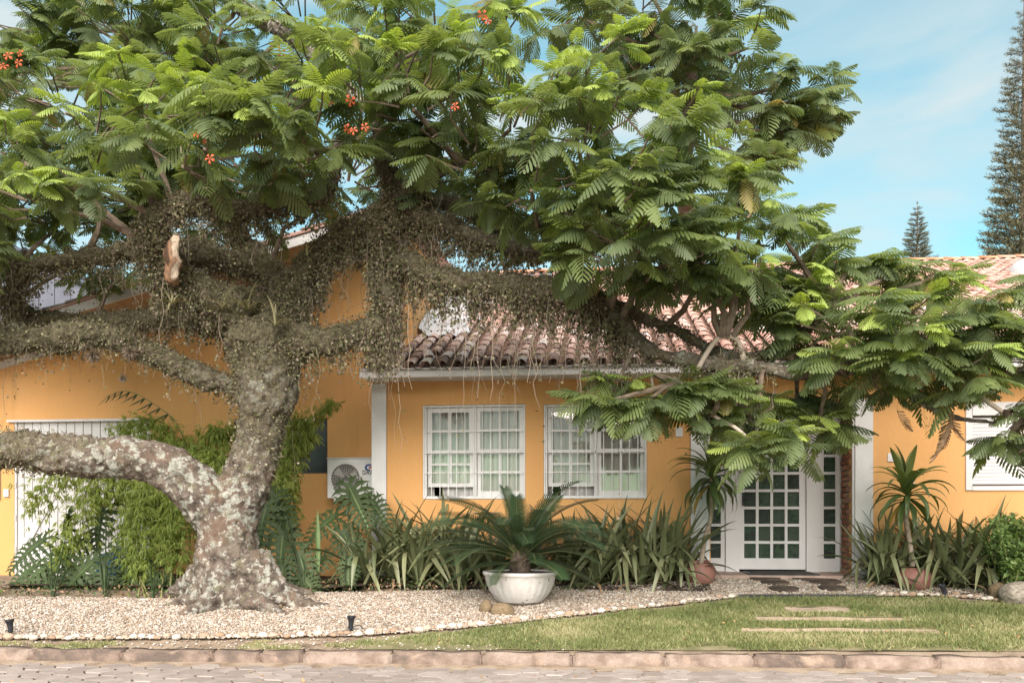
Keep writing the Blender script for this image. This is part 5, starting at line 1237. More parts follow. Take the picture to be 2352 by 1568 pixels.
for (p, out_, yg, c, lift) in r2: mb.tube([c.lerp(p, .2), c.lerp(p, .6) + Vector((0, 0, -.06)), p], [.016, .012, .007], 4, cap=False)
o = mb.obj('branches', M['twig'], bt); o['kind'] = 'stuff'

# ================================================================== NORFOLK PINES
def pine(u, vtop, vbase, y, rmax, lab, whorls, seed):
    rr = np.random.default_rng(seed); top = P(u, vtop, y); h = top.z; x = top.x
    t = empty('norfolk_pine', (x, y, 0), label=lab, cat='pine tree')
    MB().tube([(x, y, 0), (x, y, h * .5), (x, y, h)], [h * .014, h * .009, .02], 8).obj('trunk', M['twig'], t)
    zb = P(u, vbase, y).z; pos, dr, sz = [], [], []; br = MB()
    for wv in range(whorls):
        f_ = wv / whorls; z = h - (h - zb) * (f_ ** .93) - .15; Rr = rmax * (.08 + .92 * f_ ** .62)
        nb_ = 7 if f_ > .1 else 5; ph = rr.uniform(0, 6)
        for k in range(nb_):
            az = ph + 2 * math.pi * k / nb_ + rr.normal(0, .12); L_ = Rr * rr.uniform(.78, 1.08)
            pts = []
            for q in range(9):
                s = q / 8; pts.append(Vector((x + math.cos(az) * L_ * s, y + math.sin(az) * L_ * s, z - .16 * L_ * s + .26 * L_ * s * s)))
            br.tube(pts, [.02 * L_ * (1 - .7 * q / 8) + .008 for q in range(9)], 4, cap=False)
            for q in range(2, 9):
                s = q / 8; p = np.array(pts[q])
                for sd in (1, -1, 0):
                    d0 = np.array([math.cos(az + sd * .8), math.sin(az + sd * .8), .30 + .2 * rr.random()])
                    nn = 6
                    ln2 = L_ * (.16 + .16 * math.sin(math.pi * min(1, s * .9))) * (.8 + .4 * rr.random())
                    for g in range(nn):
                        e = p + d0 * ln2 * g / nn
                        for _ in range(2):
                            pos.append(e + rr.normal(0, .02 * rmax, 3)); dr.append(d0 + rr.normal(0, .45, 3) + [0, 0, .3]); sz.append(ln2 * .42)
    pos = np.array(pos); dr = np.array(dr); sz = np.array(sz); n = len(pos)
    nv2 = np.array([[0, .10, 0], [0, -.10, 0], [.6, -.09, 0], [1, 0, 0]])
    a, b = replicate(nv2, np.array([[0, 1, 2, 3]]), frames(dr, rr.normal(0, 1, (n, 3))) * sz[:, None, None], pos)
    o = br.obj('branches', M['twig'], t); o['kind'] = 'stuff'
    o = world_child('crown', np_mesh('crown', a, b, M['pine'], tintv=np.repeat(np.clip(rr.normal(.4, .25, n), 0, 1), 4)), t); o['kind'] = 'stuff'
pine(2352, -6, 640, 48, 2.05, 'tall dark narrow pine cut by the right edge of the picture', 25, 5)
pine(2107, 462, 610, 75, 1.35, 'small pointed pine alone against the sky above the roof', 13, 6)
# ================================================================== BOWL, CYCAD, BOULDERS, POTS
pb_ = G(1195, 1387)
def ribf(n, a): return lambda t, z: 1 + a * (abs(math.cos(n * t / 2)) - .5) * max(0, min(1, (z - .05) / .1)) * max(0, min(1, (.30 - z) / .06))
sB = depth(pb_) / F; rB = 86 * sB; hB = (1389 - 1313) * sB
bowl = empty('planter_bowl', tuple(pb_), R.uniform(0, .3), label='wide weathered white cement bowl planter with fluted sides on the gravel', cat='planter')
pf = [(.36 * rB, -.02), (.52 * rB, .0), (.60 * rB, .10 * hB)]
o = MB().lathe(pf, 48, c=(0, 0, 0)).mesh('bowl_foot', M['bowl_base'], True); link('bowl_foot', o, bowl)
pf = [(.60 * rB, .10 * hB), (.70 * rB, .22 * hB), (.80 * rB, .40 * hB), (.88 * rB, .60 * hB), (.93 * rB, .78 * hB), (.945 * rB, .85 * hB), (.975 * rB, .89 * hB), (1.0 * rB, .92 * hB), (1.0 * rB, .985 * hB), (.985 * rB, hB), (.93 * rB, hB), (.915 * rB, .95 * hB), (.90 * rB, .80 * hB)]
me = MB().lathe(pf, 96, rib=ribf(26, .035)).mesh('bowl_body', M['bowl'], True)
for q in me.vertices: q.co *= 1 + .008 * noise.noise(q.co * 7)
link('bowl_body', me, bowl)
mb = MB(); mb.lathe([(.91 * rB, .955 * hB), (.5 * rB, .985 * hB), (.02, 1.0 * hB)], 32); link('soil', mb.mesh('soil', M['potsoil'], True), bowl)

cyc = empty('cycad', (pb_.x + .0, pb_.y, pb_.z + hB * .97), label='dark green sago cycad with arching feather fronds growing in the white bowl', cat='cycad')
me = MB().lathe([(.09, -.05), (.115, .02), (.12, .10), (.10, .18), (.06, .23), (0, .24)], 18).mesh('trunk', M['cycad_trunk'], True)
for q in me.vertices: q.co += noise.noise_vector(q.co * 24) * .022
link('trunk', me, cyc)
def frond(k, Lf, arch, el):
    V, Fq, mi = [], [], []; n = 42; rr = random.Random(k)
    def cl(t):
        a = el - arch * t ** 1.25
        return a
    pos = [(0., 0.)]; m_ = 40
    for i in range(m_):
        a = cl((i + .5) / m_); pos.append((pos[-1][0] + math.cos(a) * Lf / m_, pos[-1][1] + math.sin(a) * Lf / m_))
    def at_(t): 
        f_ = t * m_; i = min(m_ - 1, int(f_)); q = f_ - i; return np.array([pos[i][0] * (1 - q) + pos[i + 1][0] * q, 0, pos[i][1] * (1 - q) + pos[i + 1][1] * q])
    for i in range(11):
        p = at_(i / 10); w_ = .0075 * (1 - .75 * i / 10); V += [p + [0, w_, 0], p + [0, -w_, 0], p + [0, 0, w_ * 1.3]]
    for i in range(10):
        a = 3 * i; Fq += [(a, a + 1, a + 4, a + 3), (a + 1, a + 2, a + 5, a + 4), (a + 2, a, a + 3, a + 5)]; mi += [1] * 3
    for k2 in range(n):
        t = .13 + .87 * k2 / (n - 1); p = at_(t); a = cl(t); T_ = np.array([math.cos(a), 0, math.sin(a)]); Nn = np.array([-math.sin(a), 0, math.cos(a)])
        ll = .185 * (math.sin(math.pi * (.10 + .82 * (k2 / (n - 1)))) ** .6) * rr.uniform(.93, 1.05)
        for s in (1, -1):
            d = T_ * .62 + np.array([0, s * .78, 0]) + Nn * .30; d /= np.linalg.norm(d); w_ = T_ * .0066
            b0 = len(V); c1 = p + d * ll * .55; c2 = p + d * ll - Nn * ll * .16
            V += [p + w_, p - w_, c1 + w_ * 1.05, c1 - w_ * 1.05, c2 + w_ * .25, c2 - w_ * .25]; Fq += [(b0, b0 + 1, b0 + 3, b0 + 2), (b0 + 2, b0 + 3, b0 + 5, b0 + 4)]; mi += [0, 0]
    V = np.array(V); return np_mesh('frond', V, np.array(Fq), [M['cycad'], M['cycad_rib']], np.array(mi), np.full(len(V), .4))
FRV = [frond(1, 1.12, .95, 1.0), frond(2, 1.12, 1.25, .95), frond(3, 1.12, .9, .60), frond(4, 1.10, .8, .36), frond(5, .80, .75, .12), frond(6, .72, .4, 1.40), frond(7, 1.1, 1.3, .75)]
az = 0
for k in range(52):
    az += 2.399; tier = k / 52
    v_ = 5 if k < 3 else (0 if tier < .22 else 1 if tier < .34 else 6 if tier < .50 else 2 if tier < .68 else 3 if tier < .88 else 4)
    Mx = Matrix.Translation((0, 0, .22 - .12 * tier)) @ Matrix.Rotation(az + R.gauss(0, .1), 4, 'Z') @ Matrix.Rotation(R.gauss(0, .10), 4, 'Y') @ Matrix.Rotation(R.gauss(0, .25), 4, 'X') @ Matrix.Scale(R.uniform(.92, 1.1), 4) @ Matrix.Translation((.03, 0, 0))
    link('frond', FRV[v_], cyc, Mx)

def boulder(u, v, a, b, c, k, lab, m='boulder', rz=0):
    p = G(u, v); me = stone_mesh(k, M[m], 4, .16)
    o = link('boulder', me, None, Matrix.Translation((p.x, p.y + b * .5, p.z + c * .80)) @ Matrix.Rotation(rz, 4, 'Z') @ Matrix.Diagonal((a, b, c, 1))); tag(o, lab, 'boulder'); return o
boulder(1115, 1411, .072, .075, .088, 41, 'smaller upright brown boulder beside the bowl planter')
boulder(1153, 1417, .125, .10, .085, 47, 'larger rounded brown boulder leaning by the bowl planter', rz=.2)
boulder(642, 1404, .033, .04, .045, 43, 'small brown stone on the gravel at the right foot of the tree')
rk = boulder(2350, 1392, .22, .17, .15, 52, 'big rough grey rock at the right edge under the green shrub', m='rock', rz=.1)
boulder(2296, 1378, .10, .10, .11, 53, 'brown weathered rock wedged beside the big grey rock', m='boulder')

def pot(u, v, r, h, tilt, lab, nm):
    p = G(u, v); t = empty(nm, (p.x, p.y, p.z), label=lab, cat='pot'); t.rotation_euler = (tilt[1], tilt[0], .3)
    pr = [(.52 * r, -.03), (.56 * r, .0)]; prof = []
    for i in range(60):
        z = i / 59; rr_ = math.sin(math.pi * (.20 + .60 * z)) ; rr_ = r * (.57 + .43 * (math.sin(math.pi * (.04 + .80 * z ** .95)))) 
        rr_ = r * math.sqrt(max(.02, 1 - ((z - .52) / .66) ** 2)) 
        rr_ *= 1 + (.010 * math.sin(2 * math.pi * z * 19) if .15 < z < .76 else 0)
        prof.append((rr_, z * h))
    rt = prof[-1][0]
    prof = pr + prof + [(rt - .004, h + .008), (rt - .03, h + .006), (rt - .035, h - .03), (rt + .0, h - .09)]
    link('pot_body', MB().lathe(prof, 48).mesh('pot_body', M['terra'], True), t)
    link('soil', MB().lathe([(rt - .01, h - .06), (.01, h - .05)], 24).mesh('soil', M['potsoil'], True), t); return t, p, h
sP = lambda u, v: depth(G(u, v)) / F
pl, plp, plh = pot(1609, 1340, 36.5 * sP(1609, 1340), 50 * sP(1609, 1340), (-.13, .10), 'ribbed terracotta pot left of the white door, leaning over', 'terracotta_pot')
pr_, prp, prh = pot(2097, 1355, 41 * sP(2097, 1355), 51 * sP(2097, 1355), (0, 0), 'ribbed terracotta pot right of the door, standing upright', 'terracotta_pot')

# strap-like leaves
def strap(name, Lf, wid, el, arch, m, lance=False, fold=.35, n=9, twist=0.0, kink=None, tn=.4):
    V, Fq = [], []; x = z = 0.0; a = el
    for i in range(n + 1):
        t = i / n
        if i:
            da = arch / n * (.35 + 1.3 * t)
            if kink and abs(t - kink[0]) < .5 / n: da += kink[1]
            a -= da; x += math.cos(a) * Lf / n; z += math.sin(a) * Lf / n
        w_ = wid * (max(.03, math.sin(math.pi * min(1, .12 + .88 * t)) ** .7) if lance else max(.04, min(1, (1 - t) * 2.6) ** .8 * (.8 + .2 * min(1, t * 4))))
        up = np.array([-math.sin(a), 0, math.cos(a)]); c = np.array([x, 0, z]); sd = np.array([0, math.cos(twist * t), math.sin(twist * t)])
        V += [c + sd * w_ + up * w_ * fold, c, c - sd * w_ + up * w_ * fold]
    for i in range(n):
        q = 3 * i; Fq += [(q, q + 1, q + 4, q + 3), (q + 1, q + 2, q + 5, q + 4)]
    V = np.array(V); me = np_mesh(name, V, np.array(Fq), m, tintv=np.full(len(V), tn), smooth=True); me.materials[0] = me.materials[0]; return me
# dracaenas
DV = [strap('leaf', .50, .035, 1.35, .5, M['drac'], True, tn=.75), strap('leaf', .56, .035, 1.05, 1.2, M['drac'], True, tn=.6), strap('leaf', .60, .034, .75, 1.6, M['drac'], True, tn=.45), strap('leaf', .58, .033, .35, 1.7, M['drac'], True, tn=.35), strap('leaf', .50, .033, -.1, 1.5, M['drac'], True, tn=.3), strap('leaf', .46, .037, -.5, 1.1, M['drac'], True, tn=.3, twist=.8), strap('leaf', .42, .036, -.7, .9, M['drac_y'], True)]
def dracaena(stem, nl, lab, sc_, yellow, hang):
    p0 = Vector(stem[0]); t = empty('dracaena', tuple(p0), label=lab, cat='potted plant')
    q = [Vector(a) for a in bez([tuple(s) for s in stem], 5)]
    MB().tube(q, [.034 - .012 * i / len(q) for i in range(len(q))], 10).obj('stem', M['drac_stem'], t, True)
    a0, a1 = q[-4], q[-1] + Vector((0, 0, .12)); az = 0
    for k in range(nl):
        f_ = k / nl; az += 2.399; tier = f_
        vi = 0 if tier < .14 else 1 if tier < .32 else 2 if tier < .54 else 3 if tier < .74 else 4 if tier < .88 else 5
        if hang and vi >= 3 and R.random() < .5: vi = 5 if vi > 3 else 4
        if k >= nl - yellow: vi = 6
        pos = a1.lerp(a0, tier ** .9)
        o = link('leaf', DV[vi], t, Matrix.Translation(pos - p0) @ Matrix.Rotation(az + R.gauss(0, .2), 4, 'Z') @ Matrix.Rotation(R.gauss(0, .12), 4, 'Y') @ Matrix.Rotation(R.gauss(0, .2), 4, 'X') @ Matrix.Scale(sc_ * R.uniform(.8, 1.12), 4))
        if vi == 6: o['label'] = 'yellowed drooping leaf'
yl = plp.y - .0
dracaena([plp + Vector((0, 0, plh - .08)), P(1618, 1240, yl), P(1632, 1190, yl), P(1634, 1130, yl), P(1633, 1095, yl)], 54, 'potted dracaena left of the door with dense dark drooping leaves', 1.08, 1, True)
dracaena([prp + Vector((0, 0, prh - .08)), P(2090, 1250, prp.y), P(2081, 1195, prp.y), P(2085, 1165, prp.y), P(2081, 1138, prp.y)], 48, 'potted dracaena right of the door with pale bent stem and yellowing lower leaves', 1.04, 4, False)

# ================================================================== STRAP-LEAVED BED
SV = []
for k in range(12):
    rr = random.Random(100 + k)
    SV.append(strap('leaf', rr.uniform(.75, 1.05), rr.uniform(.026, .034), rr.uniform(.9, 1.4), rr.uniform(.1, 1.0), M['strap'], fold=rr.uniform(.25, .6), tn=rr.uniform(.25, .9), twist=rr.gauss(0, .4)))
for k in range(8):
    rr = random.Random(200 + k)
    SV.append(strap('leaf', rr.uniform(.85, 1.15), rr.uniform(.026, .034), rr.uniform(.8, 1.25), rr.uniform(.3, .8), M['strap'], fold=rr.uniform(.2, .5), tn=rr.uniform(.35, 1.0), kink=(rr.uniform(.45, .65), rr.uniform(1.2, 1.9))))
for k in range(4):
    rr = random.Random(300 + k)
    SV.append(strap('leaf', rr.uniform(.5, .8), rr.uniform(.024, .030), rr.uniform(.3, .7), rr.uniform(.8, 1.5), M['strap'], fold=.4, tn=rr.uniform(.1, .6)))
SV.append(strap('leaf', .5, .02, .2, 1.1, M['dry'], fold=.3))
def strap_plant(x, y, sc_, nl, lab, grp, lean=0.0):
    z = zg(x, y) + .02; t = empty('strap_plant', (x, y, z), R.uniform(0, 6.28), label=lab, cat='plant', group=grp)
    for k in range(nl):
        tier = k / nl; r_ = R.random()
        if tier < .55: vi = R.randrange(12)
        elif tier < .85: vi = 12 + R.randrange(8)
        elif k >= nl - 2: vi = 24
        else: vi = 20 + R.randrange(4)
        link('leaf', SV[vi], t, Matrix.Translation((0, 0, R.uniform(0, .06))) @ Matrix.Rotation(k * 2.399 + R.gauss(0, .25), 4, 'Z') @ Matrix.Rotation(R.gauss(0, .16) + lean, 4, 'Y') @ Matrix.Rotation(R.gauss(0, .22), 4, 'X') @ Matrix.Scale(sc_ * R.uniform(.82, 1.1), 4) @ Matrix.Translation((.015, 0, 0)))
GL, GR_ = 'strap-leaved plants under the barred windows', 'strap-leaved plants under the roller shutter'
for (u, y, s_, lab) in ((845, 10.75, .95, 'strap-leaved plant in front of the white corner post, first of the bed'), (905, 10.9, 1.0, 'strap-leaved plant just right of the white corner post, front row'), (960, 10.75, 1.0, 'strap-leaved plant in front of the left edge of the left barred window, front row'),
    (1015, 10.95, 1.08, 'front-row strap-leaved plant below the left half of the left barred window'), (1065, 10.75, .95, 'front-row strap-leaved plant beside the left fronds of the potted cycad'), (905, 11.25, 1.1, 'strap-leaved plant right of the white corner post, back row by the wall'),
    (985, 11.3, 1.12, 'back-row strap-leaved plant below the left edge of the left barred window'), (1060, 11.25, 1.05, 'back-row strap-leaved plant below the middle of the left barred window'), (1130, 10.95, .9, 'strap-leaved plant behind the left half of the bowl planter'), (1220, 11.1, .9, 'strap-leaved plant right behind the cycad between the two barred windows'),
    (1300, 10.95, .92, 'strap-leaved plant at the right rim of the bowl planter'), (1365, 10.85, 1.0, 'front-row strap-leaved plant below the middle of the right barred window'), (1415, 11.0, 1.08, 'front-row strap-leaved plant below the right sash of the right barred window'), (1470, 10.9, 1.05, 'front-row strap-leaved plant under the right edge of the right barred window'),
    (1515, 11.0, 1.1, 'front-row strap-leaved plant between the right barred window and the terracotta pot'), (1560, 11.2, 1.0, 'strap-leaved plant leaning against the left terracotta pot, last of the bed'), (1450, 11.3, 1.15, 'tall back-row strap-leaved plant by the right edge of the right barred window'), (1530, 11.3, 1.1, 'tall back-row strap-leaved plant by the white pillar left of the door'), (1370, 11.3, 1.0, 'back-row strap-leaved plant below the right barred window, behind the cycad fronds')):
    strap_plant(X(u, y), y, s_ * 1.05, R.randrange(36, 42), lab, GL)
for (u, y, s_, lab) in ((2015, 11.15, .92, 'thin strap-leaved plant spreading over the white pillar right of the door'), (2060, 11.2, .95, 'strap-leaved plant behind the bent dracaena stem, by the wall'), (2035, 11.1, .9, 'strap-leaved plant just left of the upright terracotta pot'), (2155, 11.12, .95, 'strap-leaved plant just right of the upright terracotta pot'), (2130, 11.3, 1.02, 'back-row strap-leaved plant right of the dracaena stem'),
    (2195, 10.95, 1.0, 'front-row strap-leaved plant left of the shutter window edge'), (2200, 11.3, 1.1, 'back-row strap-leaved plant below the left frame of the shutter window'), (2250, 11.0, 1.0, 'front-row strap-leaved plant next to the green shrub'), (2265, 11.3, 1.1, 'back-row strap-leaved plant under the roller shutter, left of the shrub'), (2320, 11.2, 1.05, 'strap-leaved plant rising behind the green shrub at the picture edge')):
    strap_plant(X(u, y), y, s_ * 1.0, R.randrange(36, 42), lab, GR_)

# ================================================================== PHILODENDRONS
def philo_leaf(k, droop, n=8, ruffle=.05):
    rr = random.Random(500 + k); V, Fq, mi = [], [], []
    def mid(t): return np.array([t, 0, .05 * t - droop * t * t])
    NM = 10
    for i in range(NM + 1):
        t = i / NM; w_ = .10 * (1 - t) ** .7 + .015; p = mid(t); V += [p + [0, w_, .02], p + [0, -w_, .02], p + [0, .010, .012], p + [0, -.010, .012]]
    for i in range(NM):
        a = 4 * i; Fq += [(a, a + 2, a + 6, a + 4), (a + 3, a + 1, a + 5, a + 7)]; mi += [0, 0]; Fq.append((a + 2, a + 3, a + 7, a + 6)); mi.append(1)
    for s in (1, -1):
        for j in range(n + 2):
            f_ = j / (n + 1); t = .0 + .93 * f_ ** 1.05
            ang = math.radians(150 - 118 * f_ ** .62); ll = (.50 * (1 - .62 * f_) * (1 if j > 1 else .85 + .1 * j)) * rr.uniform(.9, 1.06)
            p = mid(t); d = np.array([math.cos(ang), s * math.sin(ang), 0]); nn = np.array([-d[1], d[0], 0])
            prof = [(0, .066), (.28, .042), (.52, .058), (.66, .046), (.82, .044), (1.0, .006)]; b0 = len(V)
            for q, w_ in prof:
                w_ *= .95 * (1 - .45 * f_) + .06
                c = p + d * ll * q + np.array([-.05 * q * q * f_, 0, .06 * math.sin(q * 3) - .30 * ll * q * q + ruffle * rr.uniform(-.6, .6) * q]) + np.array([d[0] * 0, 0, 0])
                c = c + np.array([.14 * ll * q * q, 0, 0])
                V += [c + nn * w_ * 1.0, c - nn * w_ * 1.0]
            for i in range(5): a = b0 + 2 * i; Fq.append((a, a + 1, a + 3, a + 2)); mi.append(0)
            # secondary teeth
            for q, w_ in ((.42, .05), (.68, .045)):
                for sd in (1, -1):
                    c = p + d * ll * q + np.array([.14 * ll * q * q, 0, .06 * math.sin(q * 3) - .30 * ll * q * q]); b1 = len(V)
                    tip = c + (d * .75 + nn * sd * .9) * ll * .27 * (1 - .3 * f_) + np.array([0, 0, -.01])
                    V += [c + d * .05 * ll, c - d * .11 * ll, tip - d * .012, tip + d * .012]; Fq.append((b1, b1 + 1, b1 + 2, b1 + 3)); mi.append(0)
    V = np.array(V); return np_mesh('leaf', V, np.array(Fq), [M['philo'], M['rib']], np.array(mi), np.full(len(V), rr.uniform(.2, .65)))
PV = [philo_leaf(1, .25), philo_leaf(2, .45), philo_leaf(3, .12), philo_leaf(4, .35, 9, .08)]
def philodendron(base, leaves, lab):
    """leaves: (junction point, direction the blade points, size)"""
    t = empty('philodendron', tuple(base), label=lab, cat='plant')
    for (j, d, up, s_) in leaves:
        j = Vector(j); d = Vector(d).normalized(); Fm = frames(np.array([d]), np.array([up]))[0]
        s_ *= 1.1; Mx = Matrix([[*(Fm[r] * s_), (j - base)[r]] for r in range(3)] + [[0, 0, 0, 1]])
        link('leaf', PV[R.randrange(4)], t, Mx)
        m_ = base.lerp(j, .55) + Vector((0, .06, .16 * (j - base).length))
        q = bez([tuple(base), tuple(m_), tuple(j)], 5); o = MB().tube([Vector(a) for a in q], [.010 - .005 * i / len(q) for i in range(len(q))], 6).mesh('petiole', M['philo'], True)
        world_child('petiole', o, t)
U = (0, -.75, .65)
def lf(u, v, y, du, dv, s_, dy=-.35, up=U): return (P(u, v, y), Vector((du, dy, -dv)), up, s_)
philodendron(G(700, 1366), [lf(650, 1230, 10.6, .02, .95, .62), lf(612, 1165, 10.7, -.15, .9, .60), lf(690, 1275, 10.5, .35, .9, .5), lf(650, 1305, 10.4, .1, .8, .40), lf(625, 1140, 10.9, .5, .5, .55), lf(700, 1330, 10.3, .6, .5, .36)], 'deeply cut philodendron tucked behind the right side of the tree trunk')
philodendron(G(790, 1362), [lf(803, 1120, 11.0, .40, .62, .62), lf(790, 1226, 10.8, .35, .5, .52), lf(770, 1185, 11.1, -.5, .4, .5), lf(850, 1150, 11.2, .6, .6, .48), lf(745, 1280, 10.7, -.6, .6, .40), lf(800, 1290, 10.5, .1, .7, .36)], 'large philodendron in front of the air conditioner and white corner post')
philodendron(G(120, 1372), [lf(100, 1240, 10.7, -.5, .5, .50), lf(140, 1280, 10.5, -.75, .55, .55), lf(120, 1320, 10.4, -.4, .75, .48), lf(170, 1300, 10.5, .2, .8, .5), lf(85, 1300, 10.5, -.8, .5, .42), lf(160, 1215, 10.9, .1, -.3, .42)], 'dark philodendron low in front of the garage door, farthest left')
philodendron(G(240, 1374), [lf(235, 1160, 11.2, .0, .95, .58), lf(215, 1290, 10.5, -.55, .6, .56), lf(240, 1300, 10.45, .2, .85, .50), lf(270, 1260, 10.8, .6, .6, .46), lf(200, 1240, 11, -.6, .3, .5), lf(290, 1320, 10.5, .7, .4, .40)], 'philodendron under the arching limb with one tall hanging leaf before the garage door')
philodendron(G(350, 1378), [lf(345, 1335, 10.4, -.55, .5, .44), lf(360, 1335, 10.35, .55, .45, .44), lf(350, 1300, 10.7, .2, .5, .40), lf(395, 1340, 10.5, .8, .35, .35), lf(330, 1290, 10.9, -.5, .3, .42)], 'small low philodendron left of the foot of the tree')

# ================================================================== BAMBOO
BL = np.array([[0, 0, 0], [.35, .075, .03], [1, 0, -.10], [.35, -.075, .03]]); BF = np.array([[0, 1, 2, 3]])
def bamboo(base, plumes, lab, seed, dens=1.0):
    rr = np.random.default_rng(seed); t = empty('bamboo', tuple(base), label=lab, cat='bamboo'); pos, dr, sz = [], [], []
    for (path, wd, n) in plumes:
        pts = [np.array(P(*q)) for q in path]; st = np.array(base) + rr.normal(0, .06, 3) * [1, 1, 0]
        full = bez([tuple(st)] + [tuple(q) for q in pts], 6); full = [np.array(q) for q in full]
        MB().tube([Vector(q) for q in full], [.011 - .008 * i / len(full) for i in range(len(full))], 5).obj('cane', M['cane'], t, True)
        lo = 6; m_ = len(full)
        for _ in range(int(n * dens)):
            f_ = lo + (m_ - 1 - lo) * rr.random(); i = int(f_); p = full[i] + (full[min(i + 1, m_ - 1)] - full[i]) * (f_ - i)
            off = rr.normal(0, 1, 3) * wd * np.array([1, .9, .8]); off[2] -= abs(rr.normal(0, wd * .6))
            c = p + off; out_ = off / (np.linalg.norm(off) + 1e-6)
            k = rr.integers(6, 12)
            for _2 in range(k):
                d = out_ * .5 + rr.normal(0, .42, 3) + np.array([0, -.1, -.85]); pos.append(c + rr.normal(0, .012, 3)); dr.append(d); sz.append(rr.uniform(.055, .12))
    pos, dr, sz = map(np.array, (pos, dr, sz)); n = len(pos)
    a, b = replicate(BL, BF, frames(dr, rr.normal(0, .6, (n, 3)) + [0, -.6, .6]) * sz[:, None, None], pos)
    o = world_child('foliage', np_mesh('foliage', a, b, M['bamboo'], tintv=np.repeat(np.clip(rr.normal(.42, .24, n), 0, 1), 4)), t); o['kind'] = 'stuff'
bamboo(G(330, 1374), [([(330, 1240, 11.6), (310, 1090, 11.4), (200, 1070, 11.0), (110, 1110, 10.7), (80, 1150, 10.6)], .11, 300), ([(300, 1250, 11.5), (270, 1120, 11.2), (200, 1130, 10.8), (165, 1220, 10.6), (150, 1290, 10.5)], .11, 330), ([(290, 1240, 11.5), (300, 1100, 11.4), (240, 1085, 11.0), (200, 1160, 10.8)], .11, 240)], 'yellow-green bamboo drooping across the garage door under the arching limb', 61)
bamboo(G(390, 1376), [([(380, 1250, 11.3), (375, 1130, 11.1), (340, 1120, 10.8), (318, 1180, 10.6), (315, 1260, 10.5), (322, 1310, 10.45)], .12, 520), ([(400, 1240, 11.2), (410, 1140, 11.0), (400, 1160, 10.7), (390, 1220, 10.6), (395, 1290, 10.5)], .12, 420), ([(360, 1250, 11.3), (350, 1130, 11.2), (360, 1150, 10.8), (370, 1210, 10.7)], .10, 220)], 'dense yellow-green bamboo plume hanging left of the trunk, inside the limb curve', 62)
bamboo(G(470, 1360), [([(465, 1200, 11.9), (470, 1080, 11.7), (480, 1040, 11.5), (500, 1060, 11.3), (505, 1110, 11.2)], .12, 420), ([(440, 1150, 12), (420, 1040, 11.9), (380, 1000, 11.8), (330, 1000, 11.7), (290, 1020, 11.6)], .10, 330), ([(430, 1130, 12), (400, 1000, 11.9), (360, 965, 11.8), (300, 970, 11.7), (250, 1000, 11.6)], .08, 220), ([(470, 1120, 12), (480, 1010, 11.9), (500, 985, 11.8), (525, 990, 11.8)], .09, 260), ([(450, 1100, 12), (440, 1020, 11.9), (410, 1030, 11.6), (390, 1060, 11.5)], .10, 260)], 'tall bamboo spreading feathery tops above the arching limb against the yellow wall', 63)
bamboo(G(640, 1364), [([(650, 1230, 11.7), (640, 1130, 11.6), (655, 1060, 11.5), (680, 990, 11.4), (690, 960, 11.35)], .085, 420), ([(655, 1220, 11.7), (655, 1130, 11.6), (668, 1050, 11.5), (700, 985, 11.4), (712, 1000, 11.3)], .075, 330), ([(670, 1200, 11.8), (690, 1040, 11.7), (720, 960, 11.6), (745, 930, 11.5), (768, 925, 11.5)], .05, 130), ([(640, 1230, 11.7), (630, 1150, 11.5), (640, 1100, 11.4), (655, 1120, 11.3)], .09, 260)], 'bamboo column right of the trunk in front of the dark window', 64)
# palm frond arching on the wall
pf_ = empty('palm', tuple(G(430, 1360)), label='single thin arching palm frond silhouetted on the yellow wall above garage door', cat='palm')
q = [Vector(a) for a in bez([tuple(G(430, 1360)), tuple(P(440, 1100, 11.9)), tuple(P(410, 980, 11.8)), tuple(P(350, 925, 11.7)), tuple(P(290, 898, 11.6)), tuple(P(238, 912, 11.5))], 7)]
MB().tube(q, [.012 - .009 * i / len(q) for i in range(len(q))], 5).obj('stem', M['cane'], pf_, True)
mb = MB()
for i in range(17, len(q) - 1, 2):
    T_ = (q[i + 1] - q[i]).normalized()
    for s_ in (0, 1):
        d = (T_ * .45 + Vector((-.55 if s_ else -.2, -.2 if s_ else .25, -.8))).normalized(); a_ = q[i]; w_ = T_ * .010; l_ = .26 if s_ else .14
        mb.add([a_ + w_, a_ - w_, a_ + d * l_ * .5 - w_ * 1.2, a_ + d * l_ * .5 + w_ * 1.2, a_ + d * l_], [(0, 1, 2, 3), (3, 2, 4)])
o = mb.obj('leaflets', M['philo'], pf_); o['kind'] = 'stuff'
# upright young leaf spear right of the trunk, in the philodendron bed
sp = empty('young_shoot', tuple(G(712, 1364)), label='single pale green upright leaf spear before the yellow wall right of trunk', cat='plant')
me = strap('leaf', .78, .03, 1.5, .05, M['rib'], True, fold=.8); link('leaf', me, sp, Matrix.Translation((0, .3, .25)) @ Matrix.Rotation(2, 4, 'Z'))
# blue tub
pb3_ = P(258, 1322, 11.6); o = MB().lathe([(0, .0), (.17, .0), (.21, .1), (.225, .22), (.20, .30), (.12, .35), (0, .37)], 28).mesh('tub', M['blue'], True)
o = link('tub', o, None, Matrix.Translation((pb3_.x, 11.6, zg(pb3_.x, 11.6) + .03))); tag(o, 'bright blue plastic tub half hidden behind leaves before the garage door', 'tub')

